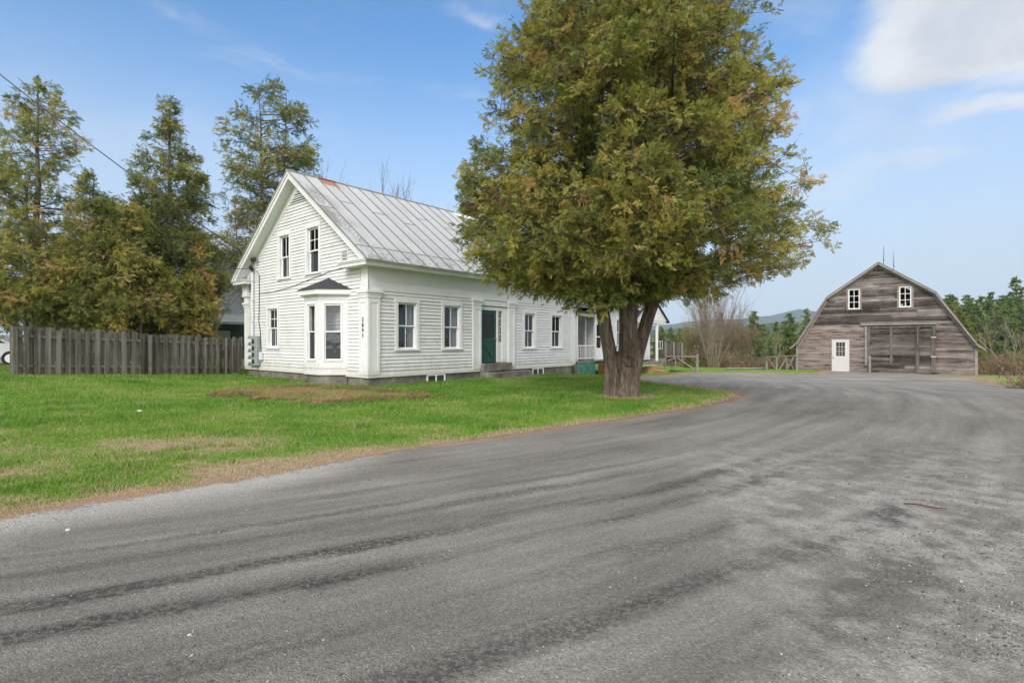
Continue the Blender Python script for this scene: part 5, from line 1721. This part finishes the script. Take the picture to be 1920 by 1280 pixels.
pine('pine_tree', 1414, 66, 580, 'broad green pine with layered branches standing alone left of the barn', 'white', -3.3)
pine('pine_tree', 1392, 58, 612, 'yellow-green pine in front of the lone layered pine', 'open', -2.9, mat='pine_leaf')
pine('pine_tree', 1480, 72, 588, 'rounded light green pine just left of the barn roof', 'round', -3.5)
pine('pine_tree', 1512, 78, 578, 'dark pine half hidden by the barn roof edge', 'open', -3.5)
pine('pine_tree', 1455, 100, 601, 'small far pine below the blue hill', 'white', -3.6)
pine('spruce_tree', 1352, 56, 584, 'rusty brown conical conifer behind the big bare shrub', 'spruce', -2.2, mat='rust_leaf')
pine('fir_tree', 1444, 56, 636, 'small dark green fir behind the cross-braced fence', 'young', -2.2)
pine('fir_tree', 1482, 44, 632, 'small golden yellow fir at the left corner of the barn', 'young', -1.0, mat='yellow_leaf')
pine('fir_tree', 1290, 40, 655, 'small yellow-green evergreen behind the privacy screen', 'young', -.8, mat='yellow_leaf')
pine('pine_tree', 1268, 80, 625, 'dark low pine far behind the wooden deck', 'white', -3.5)
GP = 'pines of the wood right of the barn'
wood = [(1782, 74, 548, 'white', 'pine rising directly from behind the barn roof, the nearest to it'), (1812, 80, 551, 'tuft', 'narrow pine, second from the barn roof along the skyline'),
        (1838, 86, 552, 'white', 'blunt pine in the middle of the wood skyline'), (1858, 76, 546, 'tuft', 'spiky pine with a star-shaped top'),
        (1882, 84, 550, 'white', 'broad pine between the spiky pine and the tallest one'), (1906, 78, 518, 'open', 'tallest pine of the wood with open flat branches'),
        (1938, 78, 535, 'white', 'pine cut by the right picture edge')]
for px, dep, ty, v, lab in wood:
    pine('pine_tree', px, dep, ty, lab, v, -3.4, GP)
front = [(1800, 66, 578, 'round', 'bright yellow-green young pine low against the barn roof'), (1832, 68, 575, 'round', 'young pine behind the pale bare tree nearest the barn'), (1868, 70, 572, 'white', 'mid-height pine filling the wood under the spiky pine'),
         (1915, 66, 574, 'round', 'light green pine over the brown hedge at the right edge'), (1893, 71, 566, 'round', 'rounded pine in front of the tallest pine')]
for px, dep, ty, v, lab in front:
    pine('pine_tree', px, dep, ty, lab, v, -3.2, GP, mat='yellow_leaf' if px == 1800 else 'pine_leaf')
rr = random.Random(9)
for i in range(34):
    px = rr.uniform(1700, 2250); dep = rr.uniform(92, 130)
    pine('pine_tree', px, dep, 556+rr.uniform(-5, 8)+max(0, (1780-px)*.1), 'pine deep in the dense wood behind the barn', rr.choice(['white', 'tuft', 'round', 'open']), -3.6, 'far pines of the wood behind the barn')
for i in range(22):
    px = rr.uniform(1230, 1560); dep = rr.uniform(110, 170)
    pine('pine_tree', px, dep, 611+rr.uniform(-4, 8), 'distant pine of the tree line below the blue hills', rr.choice(['white', 'round', 'spruce']), -3.7, 'distant pines below the hills')

# ------------------------------------------------------------------ grass
def blades():
    rng = np.random.default_rng(4)
    n = 420000
    # sample lawn points by screen-like density: more near the camera
    y = 4.2+(26-4.2)*rng.random(n)**1.9
    x = (rng.uniform(-1.0, .48, n))*y
    d = drive_dist(x, y)+(fbm(x*3, y*3, 55)-.5)*.5
    dry = dryness(x, y, d)
    # keep off the house footprint
    dx, dy = x+4.75, y-17.66
    u = dx*.6483+dy*.7614; v = -dx*.7614+dy*.6483
    inh = (u > -.02) & (v > -.02) & (v < 9.3)
    bayf = (v > 1.2) & (v < 3.6) & (u > -.7) & (u < 0)
    keep = (d < -.05) & ~inh & ~bayf & (rng.random(n) > dry*.62)
    x, y, d, dry = x[keep], y[keep], d[keep], dry[keep]
    n = len(x)
    z = terrain(x, y)
    tall = .5+.6*fbm(x*.8, y*.8, 71)+.9*smooth01(.55, .75, fbm(x*2.6, y*2.6, 73))
    h = (.030+.026*rng.random(n))*tall*(1-.45*dry)*(1+.028*y)
    w = (.0028+.0016*rng.random(n))*(1+.13*y)
    a = rng.uniform(0, 6.283, n); b = rng.uniform(0, 6.283, n); ln = h*rng.uniform(.2, .9, n)
    base = np.stack([x, y, z-.004], 1)
    side = np.stack([np.cos(a), np.sin(a), np.zeros(n)], 1)*w[:, None]
    tip = base+np.stack([np.cos(b)*ln, np.sin(b)*ln, h], 1)
    V = np.stack([base-side, base+side, tip], 1).reshape(-1, 3)
    F = np.arange(3*n).reshape(-1, 3)
    t = np.clip(.40+.42*(fbm(x*.7, y*.9, 81)-.5)*2+rng.normal(size=n)*.12+.75*dry*(rng.random(n) < .25+dry*.7)+.42*(rng.random(n) < .03+.24*smooth01(.45, .68, fbm(x*2.3, y*2.3, 83))), 0, 1)
    o = link_mesh('grass', np_mesh('grass', V, F, {'tint': np.repeat(t, 3)}), M['grass_blade'])
    tag(o, 'short green lawn grass with dry straw patches near the drive', 'grass', kind='stuff')


blades()

# loose gravel on the drive
def pebbles():
    rng = np.random.default_rng(14)
    n = 60000
    y = 2.2+9*rng.random(n)**1.8
    x = rng.uniform(-1.05, 1.05, n)*y
    d = drive_dist(x, y)
    den = np.clip(.25+1.2*smooth01(.9, 2.2, x-.22*y)+.7*smooth01(.9, .1, d), 0, 1)*smooth01(.40, .62, fbm(x*1.5, y*1.5, 91))
    k = (d > .05) & (rng.random(n) < den)
    x, y = x[k], y[k]; n = len(x)
    s = rng.lognormal(-5.55, .42, n)*(1+.4*smooth01(.5, 1.8, x-.2*y))
    s = np.clip(s, .002, .013)
    O = np.array([(1, 0, 0), (0, 1, 0), (-1, 0, 0), (0, -1, 0), (0, 0, .7), (0, 0, -.5)], float)
    a = rng.uniform(0, 6.283, n)
    jit = rng.uniform(.6, 1.3, (n, 6, 3))
    L = O[None]*jit
    X = L[..., 0]*np.cos(a)[:, None]-L[..., 1]*np.sin(a)[:, None]; Y = L[..., 0]*np.sin(a)[:, None]+L[..., 1]*np.cos(a)[:, None]
    V = np.stack([X*s[:, None]+x[:, None], Y*s[:, None]+y[:, None], L[..., 2]*s[:, None]+(terrain(x, y)+.006)[:, None]], -1).reshape(-1, 3)
    f = np.array([(0, 1, 4), (1, 2, 4), (2, 3, 4), (3, 0, 4), (1, 0, 5), (2, 1, 5), (3, 2, 5), (0, 3, 5)])
    F = (np.arange(n)[:, None, None]*6+f[None]).reshape(-1, 3)
    m, nt, out = new_mat('gravel_stone')
    t = nd(nt, 'ShaderNodeAttribute', None, attribute_name='tint').outputs['Fac']
    bsdf(nt, out, ramp(nt, t, [(0, (.06, .058, .055)), (.5, (.16, .153, .145)), (.93, (.27, .26, .245)), (1, (.42, .41, .39))]), .9, .2)
    o = link_mesh('gravel', np_mesh('gravel', V, F, {'tint': np.repeat(rng.random(n), 6)}), m)
    tag(o, 'loose grey gravel scattered over the worn drive', 'gravel', kind='stuff')


pebbles()

# ------------------------------------------------------------------ flower bed at the bay window
BED = [(-8.65, 15.5), (-8.2, 14.75), (-6.9, 13.95), (-5.6, 13.15), (-4.4, 12.9), (-3.4, 13.2), (-2.6, 13.8), (-2.0, 14.8), (-2.9, 15.6), (-4.0, 16.6), (-5.4, 17.35), (-6.6, 18.0), (-7.9, 18.0), (-8.7, 16.8)]
cx_, cy_ = np.mean([p[0] for p in BED]), np.mean([p[1] for p in BED])


def bed_out(n=90, scale=1.0, jit=.17):
    pts = []
    L = len(BED)
    for i in range(n):
        t = i/n*L; k = int(t); f = t-k
        p0, p1, p2, p3 = (np.array(BED[(k+j-1) % L]) for j in range(4))
        p = .5*((2*p1)+(-p0+p2)*f+(2*p0-5*p1+4*p2-p3)*f*f+(-p0+3*p1-3*p2+p3)*f**3)
        p = np.array([cx_, cy_])+(p-[cx_, cy_])*scale*np.array([.94, .94])+np.random.default_rng(i).normal(size=2)*jit
        pts.append(p)
    return pts


bo = bed_out()
bm_ = MB()
bm_.v = [(p[0], p[1], tz(*p)+.012) for p in bo]+[(cx_+(p[0]-cx_)*.8, cy_+(p[1]-cy_)*.8, .055) for p in bo]+[(cx_, cy_, .07)]
nb_ = len(bo)
bm_.f = [(i, (i+1) % nb_, nb_+(i+1) % nb_, nb_+i) for i in range(nb_)]+[(nb_+i, nb_+(i+1) % nb_, 2*nb_) for i in range(nb_)]


def mulch_mat():
    m, nt, out = new_mat('leaf_litter')
    co = obj_co(nt)
    a = noise(nt, co, 28, 6, .75); b = noise(nt, co, 1.8, 5, .6)
    c = ramp(nt, a, [(.34, (.07, .04, .025)), (.45, (.22, .105, .06)), (.56, (.36, .19, .115)), (.68, (.52, .38, .26))])
    c = mixc(nt, sstep(nt, b, .40, .56), c, mixc(nt, a, (.10, .15, .03), (.30, .29, .11)))
    bsdf(nt, out, c, .95, .1, normal=bump(nt, a, 1.0, .04))
    return m


bed = bm_.build('flower_bed', mulch_mat(), None)
tag(bed, 'brown leaf-littered flower bed curving around the bay window', 'flower bed')
rng_ = np.random.default_rng(19)
from mathutils.geometry import intersect_point_tri_2d


def in_bed(x, y):
    ins = np.zeros(x.shape, bool); B = np.array([(p[0], p[1]) for p in bo])
    for i in range(len(B)):
        ax, ay = B[i]; bx__, by = B[(i+1) % len(B)]
        ins ^= ((ay > y) != (by > y)) & (x < (bx__-ax)*(y-ay)/(by-ay+1e-12)+ax)
    return ins


n = 30000
x = rng_.uniform(-9, -1.8, n); y = rng_.uniform(12.5, 18.3, n)
u = (x+4.75)*.6483+(y-17.66)*.7614; v = -(x+4.75)*.7614+(y-17.66)*.6483
k = in_bed(x, y) & ~((u > -.02) & (v > -.02)) & ~((v > 1.2) & (v < 3.6) & (u > -.7))
x, y = x[k], y[k]; n = len(x)
h = rng_.uniform(.02, .075, n)*(1+1.1*(fbm(x*1.1, y*1.1, 7) > .58)); w = rng_.uniform(.006, .014, n)
a = rng_.uniform(0, 6.283, n); b = rng_.uniform(0, 6.283, n); ln = h*rng_.uniform(.3, 1.8, n)
base = np.stack([x, y, np.full(n, .04)], 1); side = np.stack([np.cos(a), np.sin(a), 0*a], 1)*w[:, None]
V = np.stack([base-side, base+side, base+np.stack([np.cos(b)*ln, np.sin(b)*ln, h], 1)], 1).reshape(-1, 3)
tt = np.clip(.66+rng_.normal(size=n)*.20-.55*(fbm(x*1.1, y*1.1, 7) > .56)*(rng_.random(n) < .75), 0, 1)
wd_ = link_mesh('weeds', np_mesh('weeds', V, np.arange(3*n).reshape(-1, 3), {'tint': np.repeat(tt, 3)}), M['weed'])
tag(wd_, 'dead stalks and yellow-green weeds in the flower bed', 'weeds', kind='stuff')

# bricks edging the bed (front side)
brick_me = MB(); brick_me.box(-.10, .10, -.05, .05, -.03, .045)
b0 = brick_me.build('edging_brick', M['old_brick'], None, bevel=.008)
spots = []
for i in range(0, 52):
    p = np.array(bo[(i+1) % 90]); q = np.array(bo[(i+2) % 90])
    spots.append((p[0], p[1], math.atan2(q[1]-p[1], q[0]-p[0])))
rb = random.Random(12)
first = True
for i, (bx__, by, an) in enumerate(spots):
    if rb.random() < (.15 if i < 14 else .5): continue
    o = b0 if first else b0.copy()
    if not first: COL.objects.link(o)
    first = False
    o.location = (bx__, by, tz(bx__, by)+.02); o.rotation_euler = (rb.uniform(-.15, .15), rb.uniform(-.15, .15), an+rb.uniform(-.3, .3))
    tag(o, 'old red brick laid in the edging of the flower bed', 'brick', 'bricks edging the flower bed')

# ------------------------------------------------------------------ deck, rails and small things on the right
dk = empty('wooden_deck', (9.6, 34.2, tz(9.6, 34.2)), 0, 'small grey wooden deck on posts with a board privacy screen', 'deck')
D = lambda px, py, dep: ((px-960)/1001*dep-9.6, dep-34.2, 1.5+(640-py)/1001*dep-tz(9.6, 34.2))
m_ = MB(); a = D(1246, 674, 34.2); b = D(1278, 674, 34.2)
nB = 12
for i in range(nB):
    x0 = a[0]+(b[0]-a[0])*i/nB; m_.box(x0+.004, x0+(b[0]-a[0])/nB-.004, -.012, .012, a[2]-.02, a[2]+1.06+.02*math.sin(i*2.3))
m_.build('privacy_screen', M['fence_board'], dk)
for px, hy, by in ((1247, 640, 691), (1263, 641, 674), (1278, 642, 683), (1266, 668, 692)):
    t = D(px, hy, 34.15); q = D(px, by, 34.15); p_ = MB(); p_.box(t[0]-.045, t[0]+.045, t[1]-.075, t[1]-.02, q[2], t[2]); p_.build('post', M['grey_timber'], dk)
p_ = MB(); a = D(1220, 672, 34.6); b = D(1279, 676, 34.6); p_.box(a[0], b[0], .1, 2.3, a[2]-.20, a[2]-.06); p_.build('platform', M['grey_timber'], dk)
p_ = MB(); p_.bar(D(1247, 668, 34.05), D(1308, 668, 34.05), .06, .09); p_.bar(D(1270, 671, 34.0), D(1302, 692, 34.0), .06, .09)
p_.bar(D(1252, 676, 34.0), D(1266, 670, 34.0), .05, .07); p_.bar(D(1262, 692, 34.4), D(1252, 677, 34.4), .05, .07)
p_.build('rail', M['grey_timber'], dk)
t = D(1307, 666, 34.05); q = D(1307, 694, 34.05); p_ = MB(); p_.box(t[0]-.07, t[0]+.07, t[1]-.07, t[1]+.07, q[2]-.2, t[2]+.05); p_.box(t[0]-.09, t[0]+.09, t[1]-.09, t[1]+.09, t[2]+.05, t[2]+.09); p_.build('post', M['grey_timber'], dk)
p_ = MB()
for i in range(11):
    f = i/10; a = D(1217+28*f, 642, 36.2); b = D(1217+28*f, 672, 36.2); p_.bar((a[0], a[1], b[2]), a, .025)
p_.bar(D(1217, 642, 36.2), D(1246, 642, 36.2), .05); p_.bar(D(1217, 668, 36.2), D(1246, 668, 36.2), .05)
p_.build('railing', M['dark_metal'], dk)
p_ = MB(); a = D(1233, 654, 36.1); b = D(1242, 640, 36.1); p_.box(a[0], a[0]+.34, a[1]-.01, a[1]+.01, a[2], a[2]+.03); p_.box(a[0], a[0]+.34, a[1]-.01, a[1]+.01, b[2], b[2]+.03); p_.box(a[0], a[0]+.03, a[1]-.01, a[1]+.01, a[2]+.03, b[2]); p_.box(a[0]+.31, a[0]+.34, a[1]-.01, a[1]+.01, a[2]+.03, b[2]); p_.box(a[0]+.15, a[0]+.19, a[1]-.01, a[1]+.01, a[2]+.03, b[2])
p_.build('white_lattice', M['vinyl'], dk)
p_ = MB(); p_.bar(D(1237, 689, 33.6), D(1245, 672, 33.6), .16, .04, (0, 1, 0)); p_.build('leaning_board', M['grey_timber'], dk)

sp = empty('wooden_steps', (8.75, 33.0, tz(8.75, 33.0)), ANG, 'new tan wooden steps below the small gabled entry', 'steps')
s_ = MB(); s_.box(-.5, .55, -.1, .55, -.02, .32); s_.box(-.55, .60, -.15, .6, .325, .36); s_.build('upper_step', M['new_wood'], sp)
s_ = MB(); s_.box(-.25, .75, -.65, -.11, -.02, .13); s_.box(-.3, .8, -.7, -.16, .135, .17); s_.build('lower_step', M['new_wood'], sp)

# cross-braced rail fence left of the barn
xf = empty('rail_fence', (17.6, 37.0, tz(17.6, 37.0)), 0, 'low grey rail fence with V-shaped braces at the left corner of the barn', 'fence')
FD = 36.6
X_ = lambda px, py, dep=FD: ((px-960)/1001*dep-17.6, dep-37.0, 1.5+(640-py)/1001*dep-tz(17.6, 37.0))
def xbar(name, p, q, w, h=None):
    b = MB(); b.bar(p, q, w, h); return b.build(name, M['grey_timber'], xf)
xbar('top_rail', X_(1434, 669), X_(1495, 667), .10, .05)
for px, ty, w in ((1437, 669, .10), (1455, 670, .20), (1475, 672, .12), (1493, 664, .14)): xbar('post', X_(px, ty, FD+.05), X_(px, 697, FD+.05), w, .12)
for p, q in (((1438, 671), (1457, 696)), ((1459, 696), (1475, 670)), ((1473, 696), (1488, 669)), ((1478, 672), (1488, 695))): xbar('brace', X_(*p, FD-.08), X_(*q, FD-.08), .13, .05)
lg = MB(); a = at_px(1362, 36.9); b = at_px(1434, 37.2); lg.tube([(a[0], a[1], a[2]+.08), ((a[0]+b[0])/2, 37, a[2]+.07), (b[0], b[1], b[2]+.08)], .07, 8)
tag(lg.build('timber', M['grey_timber']), 'long pale timber lying along the far edge of the drive', 'log')

# stick and stones on the drive
sk_ = MB()
pa, pb = (3.64, 4.92), (3.80, 4.70)
sk_.tube([(3.58, 4.88, .022), (3.66, 4.83, .030), (3.74, 4.76, .024), (3.83, 4.70, .028)], [.006, .008, .007, .004], 6)
tag(sk_.build('stick', M['stick'], None, smooth=True), 'thin reddish brown stick lying on the open drive', 'stick')
def stone(x, y, r, label, mat, seed):
    me = bpy.data.meshes.new('stone'); bm = bmesh.new(); bmesh.ops.create_icosphere(bm, subdivisions=2, radius=r)
    rs_ = random.Random(seed)
    for v_ in bm.verts: v_.co *= rs_.uniform(.78, 1.12); v_.co.z *= .65
    bm.to_mesh(me); bm.free()
    o = link_mesh('stone', me, mat); o.location = (x, y, tz(x, y)+r*.4); tag(o, label, 'stone')
wst = flat_mat('white_stone', (.46, .45, .43), .9, .2)
for px, py, r, lab in ((127, 995, .020, 'small white stone on the pale gravel near the lawn edge'), (355, 1191, .010, 'tiny white stone on the dark drive, lower left'), (262, 772, .05, 'grey stone lying in the green lawn')):
    Y = 1.5*1001/(py-640); stone((px-960)/1001*Y, Y, r, lab, wst, px)

# dandelions in the lawn near the fence are left to the grass; low clump at the drive's right edge
hedge('brush', (20.3, 21.0, tz(20.3, 21.0)), (21.2, 21.2, tz(21, 21.2)), 40, .16, 'small brown heap of dead weeds at the right edge of the drive', 64, 'rust_leaf', dep=.4)

# ------------------------------------------------------------------ overhead wires
def wire(name, a, b, sag, label, r=.014, n=14):
    a, b = Vector(a), Vector(b); t = MB()
    t.tube([tuple(a.lerp(b, i/n)-Vector((0, 0, sag*4*(i/n)*(1-i/n)))) for i in range(n+1)], r, 5)
    return tag(t.build(name, M['wire'], None, smooth=True), label, 'cable')


hp = lambda u, v, z: (-4.75+.6483*u-.7614*v, 17.66+.7614*u+.6483*v, z)
A = hp(-.18, 8.2, 5.0); B = hp(-.2, 7.96, 5.0)
wire('overhead_cable', A, (-21.4, 21.2, 12.95), .2, 'thick black service cable rising from the gable to the upper left', .022)
wire('overhead_cable', hp(-.2, 8.15, 4.62), (-40, 30.5, 5.2), .1, 'thin level cable running left from the gable past the neighbour house', .014)

# ------------------------------------------------------------------ parked car seen past the fence end
car = empty('parked_car', (-24.3, 24.6, tz(-24.3, 24.6)+.006), math.radians(200), 'silver car with red tail light parked past the fence end', 'car')
prof_ = [(-2.1, .32), (-2.2, .55), (-2.15, .92), (-1.35, 1.0), (-.65, 1.40), (.75, 1.45), (1.65, 1.05), (2.1, 1.0), (2.2, .75), (2.15, .35)]
c = MB(); c.prism([(x, -.84, z) for x, z in prof_], (0, 1.68, 0)); c.build('body', M['silver'], car, bevel=.07)
c = MB()
for s in (-1, 1): c.prism([(-1.15, s*.845, 1.02), (-.6, s*.845, 1.34), (.7, s*.845, 1.38), (1.3, s*.845, 1.04)], (0, s*.006, 0))
c.prism([(1.48, -.7, 1.16), (1.0, -.6, 1.37), (1.0, .6, 1.37), (1.48, .7, 1.16)], (.04, 0, .04))
c.build('window', M['black_plastic'], car)
for s in (-1, 1):
    c = MB(); c.box(2.03, 2.215, s*.6-.18, s*.6+.18, .78, .95); c.build('tail_light', M['tail_red'], car, bevel=.03)
    for x in (-1.35, 1.35):
        n = 18; w_ = MB(); w_.prism([(x+.33*math.cos(2*math.pi*i/n), s*.86-.1, .33+.33*math.sin(2*math.pi*i/n)) for i in range(n)], (0, .2, 0)); wo_ = w_.build('wheel', M['rubber'], car)
        w_ = MB(); w_.prism([(x+.2*math.cos(2*math.pi*i/n), s*.965, .33+.2*math.sin(2*math.pi*i/n)) for i in range(n)], (0, s*.012, 0)); w_.build('rim', M['pvc'], wo_)

# ------------------------------------------------------------------ haze
hz = MB(); hz.box(-6800, 6800, -300, 6900, -6, 420)
hm = bpy.data.materials.new('haze'); hm.use_nodes = True
ht = hm.node_tree; ht.nodes.clear()
ho = nd(ht, 'ShaderNodeOutputMaterial')
hv = nd(ht, 'ShaderNodeVolumePrincipled', {'Color': (.72, .87, 1.0, 1), 'Density': 0.00017, 'Anisotropy': 0.0})
ht.links.new(hv.outputs[0], ho.inputs['Volume'])
HAZE = True
if HAZE:
    tag(hz.build('haze', hm, None), kind='stuff')
